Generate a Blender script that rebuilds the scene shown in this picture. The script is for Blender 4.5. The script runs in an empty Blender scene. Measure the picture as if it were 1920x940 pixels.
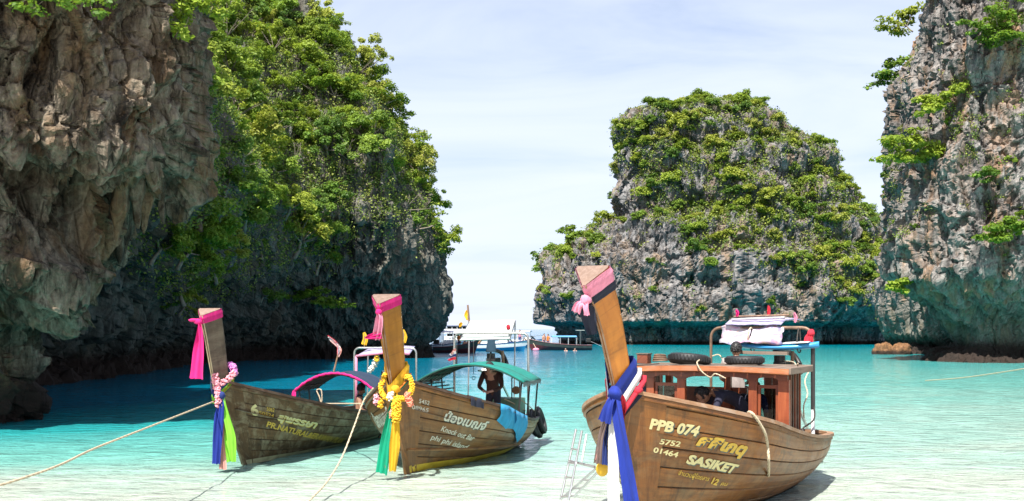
import bpy, bmesh, math, random
import numpy as np
from mathutils import Vector, Matrix, Quaternion

R = math.radians
random.seed(7)
SC = bpy.context.scene
COL = SC.collection

# ---------------------------------------------------------------- camera, sky, sun, exposure
CAM_H, FPX, HOR = 2.4, 2000.0, 617.0          # eye height, focal length in photo pixels, horizon row
cam = bpy.data.cameras.new('camera')
cam.sensor_width = 36.0
cam.lens = 36.0 * FPX / 1920.0
cam.shift_y = (HOR - 470.0) / 1920.0
cam.clip_start, cam.clip_end = 0.1, 20000.0
cam_o = bpy.data.objects.new('camera', cam)
COL.objects.link(cam_o)
cam_o.location = (0, 0, CAM_H)
cam_o.rotation_euler = (R(90), 0, 0)
SC.camera = cam_o

SUN_ELEV = R(57)
SUN_H = Vector((-0.36, -0.93)).normalized()    # horizontal direction towards the sun
SUN_DIR = Vector((SUN_H.x * math.cos(SUN_ELEV), SUN_H.y * math.cos(SUN_ELEV), math.sin(SUN_ELEV)))
world = bpy.data.worlds.new('World')
SC.world = world
world.use_nodes = True
wt = world.node_tree
wt.nodes.clear()
w_out = wt.nodes.new('ShaderNodeOutputWorld')
w_bg = wt.nodes.new('ShaderNodeBackground')
w_sky = wt.nodes.new('ShaderNodeTexSky')
w_sky.sky_type = 'NISHITA'
w_sky.sun_disc = False
w_sky.sun_elevation = SUN_ELEV
w_sky.sun_rotation = math.atan2(SUN_H.x, SUN_H.y)
w_sky.altitude = 0
w_sky.air_density = 1.0
w_sky.dust_density = 1.2
w_sky.ozone_density = 1.6
# thin high cloud: noise in the direction vector, stretched along the horizon
w_tc = wt.nodes.new('ShaderNodeTexCoord')
w_sep = wt.nodes.new('ShaderNodeSeparateXYZ')
wt.links.new(w_tc.outputs['Generated'], w_sep.inputs[0])
w_zc = wt.nodes.new('ShaderNodeMath'); w_zc.operation = 'MAXIMUM'; w_zc.inputs[1].default_value = 0.0
wt.links.new(w_sep.outputs['Z'], w_zc.inputs[0])
w_zo = wt.nodes.new('ShaderNodeMath'); w_zo.operation = 'ADD'; w_zo.inputs[1].default_value = 0.22
wt.links.new(w_zc.outputs[0], w_zo.inputs[0])
w_dx = wt.nodes.new('ShaderNodeMath'); w_dx.operation = 'DIVIDE'
w_dy = wt.nodes.new('ShaderNodeMath'); w_dy.operation = 'DIVIDE'
wt.links.new(w_sep.outputs['X'], w_dx.inputs[0]); wt.links.new(w_zo.outputs[0], w_dx.inputs[1])
wt.links.new(w_sep.outputs['Y'], w_dy.inputs[0]); wt.links.new(w_zo.outputs[0], w_dy.inputs[1])
w_cmb = wt.nodes.new('ShaderNodeCombineXYZ')
wt.links.new(w_dx.outputs[0], w_cmb.inputs[0]); wt.links.new(w_dy.outputs[0], w_cmb.inputs[1])
w_map = wt.nodes.new('ShaderNodeMapping')
w_map.inputs['Rotation'].default_value = (0, 0, R(22))
w_map.inputs['Scale'].default_value = (0.9, 2.2, 1)
wt.links.new(w_cmb.outputs[0], w_map.inputs[0])
w_n = wt.nodes.new('ShaderNodeTexNoise')
w_n.inputs['Scale'].default_value = 1.3
w_n.inputs['Detail'].default_value = 7
w_n.inputs['Roughness'].default_value = 0.55
w_n.inputs['Distortion'].default_value = 0.6
wt.links.new(w_map.outputs[0], w_n.inputs['Vector'])
w_ramp = wt.nodes.new('ShaderNodeMapRange')
w_ramp.inputs['From Min'].default_value = 0.30
w_ramp.inputs['From Max'].default_value = 0.66
w_ramp.inputs['To Min'].default_value = 0.14
w_ramp.inputs['To Max'].default_value = 0.62
wt.links.new(w_n.outputs['Fac'], w_ramp.inputs['Value'])
# an even layer looks thicker towards the horizon: cover = 1 - exp(-thickness / sin(elevation))
w_q = wt.nodes.new('ShaderNodeMath'); w_q.operation = 'ADD'; w_q.inputs[1].default_value = 0.09
wt.links.new(w_zc.outputs[0], w_q.inputs[0])
w_od = wt.nodes.new('ShaderNodeMath'); w_od.operation = 'DIVIDE'
wt.links.new(w_ramp.outputs[0], w_od.inputs[0]); wt.links.new(w_q.outputs[0], w_od.inputs[1])
w_ex = wt.nodes.new('ShaderNodeMath'); w_ex.operation = 'POWER'; w_ex.inputs[0].default_value = 0.3679
wt.links.new(w_od.outputs[0], w_ex.inputs[1])
w_cov = wt.nodes.new('ShaderNodeMath'); w_cov.operation = 'SUBTRACT'; w_cov.inputs[0].default_value = 1.0
wt.links.new(w_ex.outputs[0], w_cov.inputs[1])
w_mix = wt.nodes.new('ShaderNodeMix'); w_mix.data_type = 'RGBA'
CLOUD = (6.1, 6.65, 8.2, 1)
w_mix.inputs[7].default_value = CLOUD
wt.links.new(w_cov.outputs[0], w_mix.inputs[0])
wt.links.new(w_sky.outputs[0], w_mix.inputs[6])
wt.links.new(w_mix.outputs[2], w_bg.inputs['Color'])
w_bg.inputs['Strength'].default_value = 0.071
wt.links.new(w_bg.outputs[0], w_out.inputs[0])

sun = bpy.data.lights.new('sun', 'SUN')
sun.energy = 5.0
sun.angle = R(0.53)
sun.color = (1.0, 0.95, 0.87)
sun_o = bpy.data.objects.new('sun', sun)
COL.objects.link(sun_o)
sun_o.rotation_euler = SUN_DIR.to_track_quat('Z', 'Y').to_euler()
sun_o.location = (-20, -40, 80)

SC.view_settings.view_transform = 'Standard'
SC.view_settings.look = 'None'
SC.view_settings.gamma = 1.0
SC.view_settings.use_curve_mapping = False
SC.view_settings.exposure = 1.12
SC.cycles.max_bounces = 6
SC.cycles.diffuse_bounces = 3
SC.cycles.glossy_bounces = 3
SC.cycles.transmission_bounces = 4
SC.cycles.transparent_max_bounces = 6
SC.cycles.caustics_reflective = False
SC.cycles.caustics_refractive = False
SC.cycles.use_denoising = True

def at(px, py, Y):
    """photo pixel + distance -> point of the place"""
    return Vector(((px - 960.0) / FPX * Y, Y, CAM_H + (HOR - py) / FPX * Y))

# ---------------------------------------------------------------- numpy noise
def _h(ix, iy, iz, s):
    n = (ix * 374761393 + iy * 668265263 + iz * 2147483647 + s * 1274126177) & 0xffffffff
    n = ((n ^ (n >> 13)) * 1274126177) & 0xffffffff
    n = ((n ^ (n >> 15)) * 2246822519) & 0xffffffff
    return (n ^ (n >> 16)) & 0xffffffff

def _hf(ix, iy, iz, s):
    return _h(ix, iy, iz, s) / 4294967295.0

def vnoise(p, seed=0):
    """gradient noise, about -1..1"""
    p = np.asarray(p, float)
    i = np.floor(p).astype(np.int64)
    f = p - i
    u = f * f * f * (f * (f * 6 - 15) + 10)
    out = 0
    for dx in (0, 1):
        for dy in (0, 1):
            for dz in (0, 1):
                hh = _h(i[:, 0] + dx, i[:, 1] + dy, i[:, 2] + dz, seed)
                gx = ((hh & 255) / 127.5 - 1); gy = (((hh >> 8) & 255) / 127.5 - 1); gz = (((hh >> 16) & 255) / 127.5 - 1)
                d = gx * (f[:, 0] - dx) + gy * (f[:, 1] - dy) + gz * (f[:, 2] - dz)
                w = (u[:, 0] if dx else 1 - u[:, 0]) * (u[:, 1] if dy else 1 - u[:, 1]) * (u[:, 2] if dz else 1 - u[:, 2])
                out = out + d * w
    return out * 1.2

def fbm(p, oct=4, seed=0, gain=0.5, lac=2.03):
    p = np.asarray(p, float); a = 1.0; s = 0
    for k in range(oct):
        s = s + a * vnoise(p, seed + k * 17); p = p * lac; a *= gain
    return s

def ridged(p, oct=4, seed=0, gain=0.5, lac=2.1):
    p = np.asarray(p, float); a = 1.0; s = 0
    for k in range(oct):
        s = s + a * (1 - np.abs(vnoise(p, seed + k * 31)) * 2); p = p * lac; a *= gain
    return s

def worley(p, seed=0):
    """F1, F2 and a value of the nearest cell"""
    p = np.asarray(p, float)
    i = np.floor(p).astype(np.int64)
    f1 = np.full(len(p), 9.0); f2 = np.full(len(p), 9.0); cid = np.zeros(len(p))
    for dx in (-1, 0, 1):
        for dy in (-1, 0, 1):
            for dz in (-1, 0, 1):
                cx, cy, cz = i[:, 0] + dx, i[:, 1] + dy, i[:, 2] + dz
                q = np.stack([cx + _hf(cx, cy, cz, seed + 1), cy + _hf(cx, cy, cz, seed + 2), cz + _hf(cx, cy, cz, seed + 3)], 1)
                d = np.sqrt(((p - q) ** 2).sum(1))
                c = _hf(cx, cy, cz, seed + 4)
                m = d < f1
                f2 = np.where(m, f1, np.minimum(f2, d)); cid = np.where(m, c, cid); f1 = np.where(m, d, f1)
    return f1, f2, cid

def sstep(a, b, x):
    t = np.clip((np.asarray(x, float) - a) / (b - a), 0, 1)
    return t * t * (3 - 2 * t)

# ---------------------------------------------------------------- nodes
class NT:
    def __init__(self, m):
        self.nt = m.node_tree; self.nt.nodes.clear()
        self.out = self.nt.nodes.new('ShaderNodeOutputMaterial')
    def n(self, t, **kw):
        nd = self.nt.nodes.new('ShaderNode' + t)
        for k, v in kw.items():
            if k.startswith('i_'):
                key = k[2:].replace('_', ' ')
                self.set(nd.inputs[key], v)
            else:
                setattr(nd, k, v)
        return nd
    def set(self, sock, v):
        if isinstance(v, bpy.types.NodeSocket): self.nt.links.new(v, sock)
        elif isinstance(v, bpy.types.Node): self.nt.links.new(v.outputs[0], sock)
        else:
            try: sock.default_value = v
            except Exception: sock.default_value = (*v, 1)
    def link(self, a, b): self.nt.links.new(a, b)
    def math(self, op, a, b=None, c=None, clamp=False):
        nd = self.nt.nodes.new('ShaderNodeMath'); nd.operation = op; nd.use_clamp = clamp
        self.set(nd.inputs[0], a)
        if b is not None: self.set(nd.inputs[1], b)
        if c is not None: self.set(nd.inputs[2], c)
        return nd.outputs[0]
    def mix(self, fac, a, b, blend='MIX'):
        nd = self.nt.nodes.new('ShaderNodeMix'); nd.data_type = 'RGBA'; nd.blend_type = blend
        self.set(nd.inputs[0], fac)
        self.set(nd.inputs[6], a if not isinstance(a, tuple) else (*a[:3], 1)); self.set(nd.inputs[7], b if not isinstance(b, tuple) else (*b[:3], 1))
        return nd.outputs[2]
    def rng(self, v, a, b, c=0.0, d=1.0, smooth=False):
        nd = self.nt.nodes.new('ShaderNodeMapRange')
        if smooth: nd.interpolation_type = 'SMOOTHSTEP'
        self.set(nd.inputs[0], v)
        for k, x in zip((1, 2, 3, 4), (a, b, c, d)): nd.inputs[k].default_value = x
        return nd.outputs[0]
    def noise(self, vec, scale, detail=4, rough=0.55, dist=0.0, out='Fac'):
        nd = self.nt.nodes.new('ShaderNodeTexNoise')
        if vec is not None: self.set(nd.inputs['Vector'], vec)
        nd.inputs['Scale'].default_value = scale; nd.inputs['Detail'].default_value = detail
        nd.inputs['Roughness'].default_value = rough; nd.inputs['Distortion'].default_value = dist
        return nd.outputs[out]
    def mapping(self, vec, scale=(1, 1, 1), loc=(0, 0, 0), rot=(0, 0, 0)):
        nd = self.nt.nodes.new('ShaderNodeMapping')
        self.set(nd.inputs[0], vec)
        nd.inputs['Scale'].default_value = scale; nd.inputs['Location'].default_value = loc; nd.inputs['Rotation'].default_value = rot
        return nd.outputs[0]
    def bump(self, h, strength=0.5, dist=0.05, normal=None):
        nd = self.nt.nodes.new('ShaderNodeBump')
        self.set(nd.inputs['Height'], h)
        nd.inputs['Strength'].default_value = strength; nd.inputs['Distance'].default_value = dist
        if normal is not None: self.set(nd.inputs['Normal'], normal)
        return nd.outputs[0]
    def bsdf(self, color, rough=0.6, normal=None, **kw):
        nd = self.nt.nodes.new('ShaderNodeBsdfPrincipled')
        self.set(nd.inputs['Base Color'], (*color[:3], 1) if isinstance(color, tuple) else color)
        self.set(nd.inputs['Roughness'], rough)
        if normal is not None: self.set(nd.inputs['Normal'], normal)
        for k, v in kw.items(): self.set(nd.inputs[k.replace('_', ' ')], v)
        self.nt.links.new(nd.outputs[0], self.out.inputs['Surface'])
        return nd

MATS = {}
def newmat(name):
    m = bpy.data.materials.new(name); m.use_nodes = True
    MATS[name] = m
    return m, NT(m)

def m_plain(name, col, rough=0.6, var=0.25, nscale=6.0, bump=0.15, metallic=0.0, bscale=40.0, coat=0.0):
    m, t = newmat(name)
    tc = t.n('TexCoord'); g = tc.outputs['Object']
    n1 = t.noise(g, nscale, 5, 0.6); n2 = t.noise(g, bscale, 4, 0.6)
    f = t.rng(n1, 0.3, 0.7, 1 - var, 1 + var * 0.6)
    c = t.mix(1.0, col, t.n('CombineColor', i_Red=f, i_Green=f, i_Blue=f).outputs[0], 'MULTIPLY')
    r = t.rng(n1, 0.3, 0.7, min(1, rough + 0.1), max(0.05, rough - 0.1))
    t.bsdf(c, r, t.bump(n2, bump, 0.01), Metallic=metallic, Coat_Weight=coat)
    return m

def m_cloth(name, col, rough=0.85, trans=0.25, sheen=0.04):
    m, t = newmat(name)
    tc = t.n('TexCoord'); g = tc.outputs['Object']
    n1 = t.noise(t.mapping(g, (6, 6, 1.2)), 2.0, 4, 0.6, 0.3)
    f = t.rng(n1, 0.3, 0.7, 0.78, 1.12)
    c = t.mix(1.0, col, t.n('CombineColor', i_Red=f, i_Green=f, i_Blue=f).outputs[0], 'MULTIPLY')
    bp = t.bump(n1, 0.5, 0.03)
    d = t.n('BsdfPrincipled'); t.set(d.inputs['Base Color'], c); d.inputs['Roughness'].default_value = rough
    d.inputs['Sheen Weight'].default_value = sheen; t.set(d.inputs['Normal'], bp)
    tr = t.n('BsdfTranslucent'); t.set(tr.inputs['Color'], c); t.set(tr.inputs['Normal'], bp)
    ms = t.n('MixShader'); ms.inputs[0].default_value = trans
    t.link(d.outputs[0], ms.inputs[1]); t.link(tr.outputs[0], ms.inputs[2]); t.link(ms.outputs[0], t.out.inputs[0])
    return m

def m_wood(name, col_a, col_b, stain=(0.03, 0.02, 0.012), stain_amt=0.5, pale=None, pale_amt=0.0, rough=0.45, coat=0.0, gscale=(0.9, 14, 14)):
    """boards: grain along u, dark stains and worn pale patches with shapes of their own"""
    m, t = newmat(name)
    uv = t.n('UVMap').outputs[0]
    oi = t.n('ObjectInfo')
    off = t.n('CombineXYZ', i_X=t.math('MULTIPLY', oi.outputs['Random'], 37.0), i_Y=t.math('MULTIPLY', oi.outputs['Random'], 11.0)).outputs[0]
    va = t.n('VectorMath', operation='ADD'); t.set(va.inputs[0], uv); t.set(va.inputs[1], off)
    g = t.noise(t.mapping(va.outputs[0], gscale), 1.6, 6, 0.62, 0.8)
    big = t.noise(t.mapping(va.outputs[0], (1, 2, 1)), 1.3, 5, 0.6, 0.3)
    c = t.mix(t.rng(g, 0.32, 0.68), col_a, col_b)
    v = t.rng(oi.outputs['Random'], 0, 1, 0.68, 1.22)
    c = t.mix(1.0, c, t.n('CombineColor', i_Red=v, i_Green=v, i_Blue=v).outputs[0], 'MULTIPLY')
    st = t.rng(t.noise(t.mapping(uv, (1.6, 1.1, 1)), 2.1, 7, 0.7, 0.5), 0.5, 0.72, 0, stain_amt)
    c = t.mix(st, c, stain)
    # seams and runs: thin vertical drips
    dr = t.rng(t.noise(t.mapping(uv, (16, 0.8, 1), (3, 0, 0)), 1.0, 4, 0.6), 0.56, 0.75, 0, stain_amt * 0.8)
    c = t.mix(dr, c, stain)
    if pale:
        ps = t.rng(t.noise(t.mapping(uv, (2.2, 1.6, 1), (7, 2, 0)), 1.7, 8, 0.72, 0.4), 0.47, 0.62, 0, pale_amt)
        c = t.mix(ps, c, pale)
    r = t.rng(big, 0.3, 0.7, rough + 0.15, rough - 0.1)
    t.bsdf(c, r, t.bump(t.math('ADD', g, t.math('MULTIPLY', big, 0.5)), 0.35, 0.012), Coat_Weight=coat, Coat_Roughness=0.25)
    return m

# ---------------------------------------------------------------- mesh building
class MB:
    def __init__(self): self.v = []; self.f = []; self.uv = []; self.mi = []; self.cur = 0
    def add(self, vs, fs, uvs=None):
        o = len(self.v)
        self.v += [tuple(p) for p in vs]
        for k, f in enumerate(fs):
            self.f.append(tuple(i + o for i in f)); self.mi.append(self.cur)
            self.uv.append([uvs[i] for i in f] if uvs is not None else [(vs[i][0] + vs[i][2] * .3, vs[i][1] + vs[i][2]) for i in f])
    def box(self, c, s, rot=None, taper=1.0):
        sx, sy, sz = s[0] / 2, s[1] / 2, s[2] / 2
        vs = []
        for z in (-1, 1):
            k = taper if z > 0 else 1
            for x, y in ((-1, -1), (1, -1), (1, 1), (-1, 1)): vs.append(Vector((x * sx * k, y * sy * k, z * sz)))
        if rot is not None: vs = [rot @ p for p in vs]
        c = Vector(c)
        self.add([p + c for p in vs], [(3, 2, 1, 0), (4, 5, 6, 7), (0, 1, 5, 4), (1, 2, 6, 5), (2, 3, 7, 6), (3, 0, 4, 7)])
        return self
    def bar(self, a, b, w, h, up=(0, 0, 1)):
        """rectangular bar from a to b"""
        a, b = Vector(a), Vector(b); d = (b - a).normalized(); up = Vector(up)
        s = d.cross(up)
        if s.length < 1e-4: s = d.cross(Vector((1, 0, 0)))
        s.normalize(); u = s.cross(d)
        L = (b - a).length
        vs = []; uvs = []
        for p, k in ((a, 0), (b, L)):
            for i, (x, y) in enumerate(((-1, -1), (1, -1), (1, 1), (-1, 1))): vs.append(p + s * (x * w / 2) + u * (y * h / 2)); uvs.append((k, i * w))
        self.add(vs, [(3, 2, 1, 0), (4, 5, 6, 7), (0, 1, 5, 4), (1, 2, 6, 5), (2, 3, 7, 6), (3, 0, 4, 7)], uvs)
        return self
    def tube(self, pts, r, n=8, cap=True, closed=False):
        pts = [Vector(p) for p in pts]; m = len(pts)
        rs = r if isinstance(r, (list, tuple)) else [r] * m
        ref = None; rings = []; uvs = []; acc = 0
        for i, p in enumerate(pts):
            if closed: d = pts[(i + 1) % m] - pts[i - 1]
            else: d = pts[min(i + 1, m - 1)] - pts[max(i - 1, 0)]
            if d.length < 1e-9: d = Vector((0, 0, 1))
            d.normalize()
            if ref is None:
                ref = d.cross(Vector((0, 0, 1)))
                if ref.length < 0.1: ref = d.cross(Vector((1, 0, 0)))
            ref = (ref - d * ref.dot(d)); ref.normalize()
            s = d.cross(ref)
            if i: acc += (pts[i] - pts[i - 1]).length
            for k in range(n):
                a = 2 * math.pi * k / n
                rings.append(p + (ref * math.cos(a) + s * math.sin(a)) * rs[i]); uvs.append((acc, k / n * rs[i] * 6))
        fs = []
        for i in range(m if closed else m - 1):
            j = (i + 1) % m
            for k in range(n):
                l = (k + 1) % n
                fs.append((i * n + k, i * n + l, j * n + l, j * n + k))
        if cap and not closed:
            fs.append(tuple(range(n - 1, -1, -1))); fs.append(tuple((m - 1) * n + k for k in range(n)))
        self.add(rings, fs, uvs)
        return self
    def sphere(self, c, r, nu=10, nv=7, rot=None):
        c = Vector(c); r = Vector(r) if not isinstance(r, (int, float)) else Vector((r, r, r))
        vs = [Vector((0, 0, r.z))]
        for j in range(1, nv):
            a = math.pi * j / nv
            for i in range(nu):
                b = 2 * math.pi * i / nu
                vs.append(Vector((r.x * math.sin(a) * math.cos(b), r.y * math.sin(a) * math.sin(b), r.z * math.cos(a))))
        vs.append(Vector((0, 0, -r.z)))
        if rot is not None: vs = [rot @ p for p in vs]
        fs = []
        for i in range(nu): fs.append((0, 1 + i, 1 + (i + 1) % nu))
        for j in range(nv - 2):
            for i in range(nu):
                a = 1 + j * nu + i; b = 1 + j * nu + (i + 1) % nu
                fs.append((a, a + nu, b + nu, b))
        l = len(vs) - 1; o = 1 + (nv - 2) * nu
        for i in range(nu): fs.append((l, o + (i + 1) % nu, o + i))
        self.add([p + c for p in vs], fs)
        return self
    def grid(self, rows, uvs=None, closed=False):
        """rows: list of equal-length lists of points"""
        m, n = len(rows), len(rows[0])
        vs = [p for r in rows for p in r]
        if uvs is None:
            uvs = []
            for i, r in enumerate(rows):
                acc = 0
                for k, p in enumerate(r):
                    if k: acc += (Vector(p) - Vector(r[k - 1])).length
                    uvs.append((acc, i * 0.2))
        else: uvs = [u for r in uvs for u in r]
        fs = []
        for i in range(m - 1):
            for k in range(n if closed else n - 1):
                l = (k + 1) % n
                fs.append((i * n + k, i * n + l, (i + 1) * n + l, (i + 1) * n + k))
        self.add(vs, fs, uvs)
        return self
    def build(self, name, mat, parent=None, smooth=False, loc=None, solid=0.0, bevel=0.0, subsurf=0):
        me = bpy.data.meshes.new(name)
        me.from_pydata(self.v, [], self.f)
        ul = me.uv_layers.new(name='UVMap')
        flat = [c for f in self.uv for uv in f for c in uv[:2]]
        ul.data.foreach_set('uv', flat)
        for m in (mat if isinstance(mat, (list, tuple)) else [mat]): me.materials.append(m)
        if max(self.mi, default=0): me.polygons.foreach_set('material_index', self.mi)
        if smooth: me.polygons.foreach_set('use_smooth', [True] * len(self.f))
        me.update()
        o = bpy.data.objects.new(name, me); COL.objects.link(o)
        if loc is not None: o.location = loc
        if parent is not None: o.parent = parent
        if solid:
            md = o.modifiers.new('solid', 'SOLIDIFY'); md.thickness = solid; md.offset = 0
        if bevel:
            md = o.modifiers.new('bevel', 'BEVEL'); md.width = bevel; md.segments = 2; md.limit_method = 'ANGLE'
        if subsurf:
            md = o.modifiers.new('sub', 'SUBSURF'); md.levels = subsurf; md.render_levels = subsurf
        return o

def np_mesh(name, V, F, mat, smooth=True, parent=None, attrs=None):
    """big mesh from arrays; F is (n,4) or (n,3)"""
    me = bpy.data.meshes.new(name)
    V = np.asarray(V, np.float32); F = np.asarray(F, np.int32)
    k = F.shape[1]
    me.vertices.add(len(V)); me.vertices.foreach_set('co', V.ravel())
    me.loops.add(F.size); me.loops.foreach_set('vertex_index', F.ravel())
    me.polygons.add(len(F)); me.polygons.foreach_set('loop_start', np.arange(0, F.size, k, dtype=np.int32))
    me.polygons.foreach_set('loop_total', np.full(len(F), k, np.int32))
    me.polygons.foreach_set('use_smooth', np.full(len(F), smooth))
    for an, av in (attrs or {}).items():
        a = me.attributes.new(an, 'FLOAT', 'POINT'); a.data.foreach_set('value', np.asarray(av, np.float32))
    me.materials.append(mat)
    me.update(calc_edges=True); me.validate()
    o = bpy.data.objects.new(name, me); COL.objects.link(o)
    if parent is not None: o.parent = parent
    return o

def empty(name, loc=(0, 0, 0), rz=0.0):
    o = bpy.data.objects.new(name, None); COL.objects.link(o)
    o.location = loc; o.rotation_euler = (0, 0, rz); o.empty_display_size = 0.2
    return o

def tag(o, label=None, cat=None, group=None, kind=None):
    if label: o['label'] = label
    if cat: o['category'] = cat
    if group: o['group'] = group
    if kind: o['kind'] = kind
    return o

def copy_tree(o, parent=None):
    c = o.copy(); COL.objects.link(c); c.parent = parent
    for ch in list(o.children): copy_tree(ch, c)
    return c

def curve_pts(ctrl, n=24):
    """Catmull-Rom through control points"""
    P = [Vector(p) for p in ctrl]
    P = [P[0] * 2 - P[1]] + P + [P[-1] * 2 - P[-2]]
    out = []; m = len(P) - 3
    for k in range(n + 1):
        t = k / n * m; i = min(int(t), m - 1); t -= i
        a, b, c, d = P[i:i + 4]
        out.append(0.5 * ((2 * b) + (c - a) * t + (2 * a - 5 * b + 4 * c - d) * t * t + (3 * b - a - 3 * c + d) * t ** 3))
    return out
# ================================================================ materials of the place
def m_rock(name, pale, mid, dark, stain, stain_amt=0.5, low_tint=None, scale=1.0, tide=1.2, bump=0.6, dark_amt=0.75, rot=0.0):
    m, t = newmat(name)
    g = t.n('NewGeometry').outputs['Position']
    sep = t.n('SeparateXYZ'); t.set(sep.inputs[0], g)
    z = sep.outputs['Z']
    big = t.noise(g, 0.16 * scale, 5, 0.6, 0.6)
    med = t.noise(t.mapping(g, (1, 1, 0.6)), 0.8 * scale, 7, 0.68, 0.5)
    fine = t.noise(g, 4.0 * scale, 7, 0.7)
    streak = t.noise(t.mapping(g, (1, 1, 0.09)), 1.5 * scale, 6, 0.65, 0.35)
    streak2 = t.noise(t.mapping(g, (1, 1, 0.07), (5, 9, 0)), 0.8 * scale, 6, 0.6, 0.4)
    pit = t.noise(t.mapping(g, (1, 1, 0.24)), 2.3 * scale, 8, 0.72, 0.5)
    c = t.mix(t.rng(med, 0.38, 0.58), mid, pale)
    c = t.mix(t.rng(pit, 0.53, 0.62, 0, 0.8), c, dark)
    c = t.mix(t.rng(pit, 0.44, 0.36, 0, 0.45), c, pale)
    c = t.mix(t.rng(streak, 0.47, 0.66, 0, dark_amt), c, dark)
    c = t.mix(t.math('MULTIPLY', t.rng(streak2, 0.46, 0.6), t.rng(big, 0.4, 0.58, 0, stain_amt)), c, stain)
    c = t.mix(t.rng(fine, 0.35, 0.62, 0.45, 0), c, dark)
    if low_tint:  # second colour blended in towards the waterline, broken up by streaks
        col, z0, z1, amt = low_tint
        zz = t.math('ADD', z, t.math('MULTIPLY', t.math('SUBTRACT', streak, 0.5), 4.0))
        c = t.mix(t.math('MULTIPLY', t.rng(zz, z1, z0, 0, amt, True), t.rng(streak2, 0.3, 0.6, 0.5, 1)), c, col)
    zt = t.math('ADD', z, t.math('MULTIPLY', t.math('SUBTRACT', fine, 0.5), 0.9))
    c = t.mix(t.rng(zt, tide, tide * 0.45, 0, 0.97, True), c, (0.028, 0.018, 0.014))
    vor = t.n('TexVoronoi', feature='DISTANCE_TO_EDGE'); t.set(vor.inputs['Vector'], t.mapping(g, (1, 1, 0.55))); vor.inputs['Scale'].default_value = 1.1 * scale
    crack = t.rng(vor.outputs['Distance'], 0.0, 0.09, 0, 1)
    hgt = t.math('ADD', t.math('ADD', t.math('MULTIPLY', med, 0.8), t.math('MULTIPLY', fine, 0.5)), t.math('MULTIPLY', crack, 0.25))
    t.bsdf(c, 0.9, t.bump(hgt, bump, 0.5 / scale), Specular_IOR_Level=0.25)
    return m

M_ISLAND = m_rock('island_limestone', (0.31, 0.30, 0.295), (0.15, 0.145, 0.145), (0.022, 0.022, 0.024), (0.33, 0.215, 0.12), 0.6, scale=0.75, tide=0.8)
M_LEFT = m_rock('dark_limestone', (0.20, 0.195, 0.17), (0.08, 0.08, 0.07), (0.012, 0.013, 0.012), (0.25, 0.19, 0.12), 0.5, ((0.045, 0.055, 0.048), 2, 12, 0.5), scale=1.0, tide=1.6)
M_NEAR = m_rock('brown_limestone', (0.31, 0.262, 0.20), (0.085, 0.062, 0.043), (0.008, 0.0065, 0.005), (0.24, 0.14, 0.065), 0.65, scale=1.7, tide=1.7, bump=0.8)
M_RIGHT = m_rock('pink_grey_limestone', (0.33, 0.305, 0.285), (0.15, 0.138, 0.13), (0.02, 0.019, 0.019), (0.36, 0.20, 0.10), 0.7, ((0.13, 0.145, 0.11), 1.5, 7.2, 0.6), scale=1.1, tide=2.1)
M_BOULDER = m_rock('orange_boulder_rock', (0.27, 0.145, 0.075), (0.18, 0.09, 0.045), (0.04, 0.022, 0.014), (0.3, 0.15, 0.06), 0.6, scale=2.2, tide=0.5)

def m_leaf(name, cols, trans=0.35):
    m, t = newmat(name)
    oi = t.n('ObjectInfo')
    at_ = t.n('Attribute', attribute_name='tint').outputs['Fac']
    rmp = t.n('ValToRGB'); e = rmp.color_ramp.elements
    while len(e) < len(cols): e.new(0.5)
    for k, c in enumerate(cols): e[k].position = k / (len(cols) - 1); e[k].color = (*c, 1)
    x = t.math('ADD', t.math('MULTIPLY', oi.outputs['Random'], 0.72), t.math('MULTIPLY', at_, 0.28), clamp=True)
    t.set(rmp.inputs[0], x)
    v = t.rng(at_, 0, 1, 0.6, 1.3)
    c = t.mix(1.0, rmp.outputs[0], t.n('CombineColor', i_Red=v, i_Green=v, i_Blue=v).outputs[0], 'MULTIPLY')
    d = t.n('BsdfPrincipled'); t.set(d.inputs['Base Color'], c); d.inputs['Roughness'].default_value = 0.55; d.inputs['Specular IOR Level'].default_value = 0.3
    tr = t.n('BsdfTranslucent'); t.set(tr.inputs['Color'], t.mix(0.35, c, (0.35, 0.42, 0.03)))
    ms = t.n('MixShader'); ms.inputs[0].default_value = trans
    t.link(d.outputs[0], ms.inputs[1]); t.link(tr.outputs[0], ms.inputs[2]); t.link(ms.outputs[0], t.out.inputs[0])
    return m
LEAF_COLS = [(0.04, 0.10, 0.02), (0.095, 0.185, 0.025), (0.17, 0.265, 0.03), (0.25, 0.33, 0.035), (0.34, 0.38, 0.05), (0.22, 0.19, 0.085)]
M_LEAF = m_leaf('broad_leaves', LEAF_COLS)
M_LEAF_BRIGHT = m_leaf('bright_leaves', [(0.07, 0.16, 0.022), (0.14, 0.25, 0.028), (0.22, 0.33, 0.033), (0.32, 0.39, 0.045)], 0.45)
M_UNDER = m_leaf('undergrowth_leaves', [(0.03, 0.06, 0.015), (0.06, 0.10, 0.022), (0.11, 0.15, 0.03), (0.15, 0.16, 0.05), (0.14, 0.11, 0.06)])
M_BARK = m_plain('pale_bark', (0.22, 0.18, 0.14), 0.9, 0.4, 8, 0.5)

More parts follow.
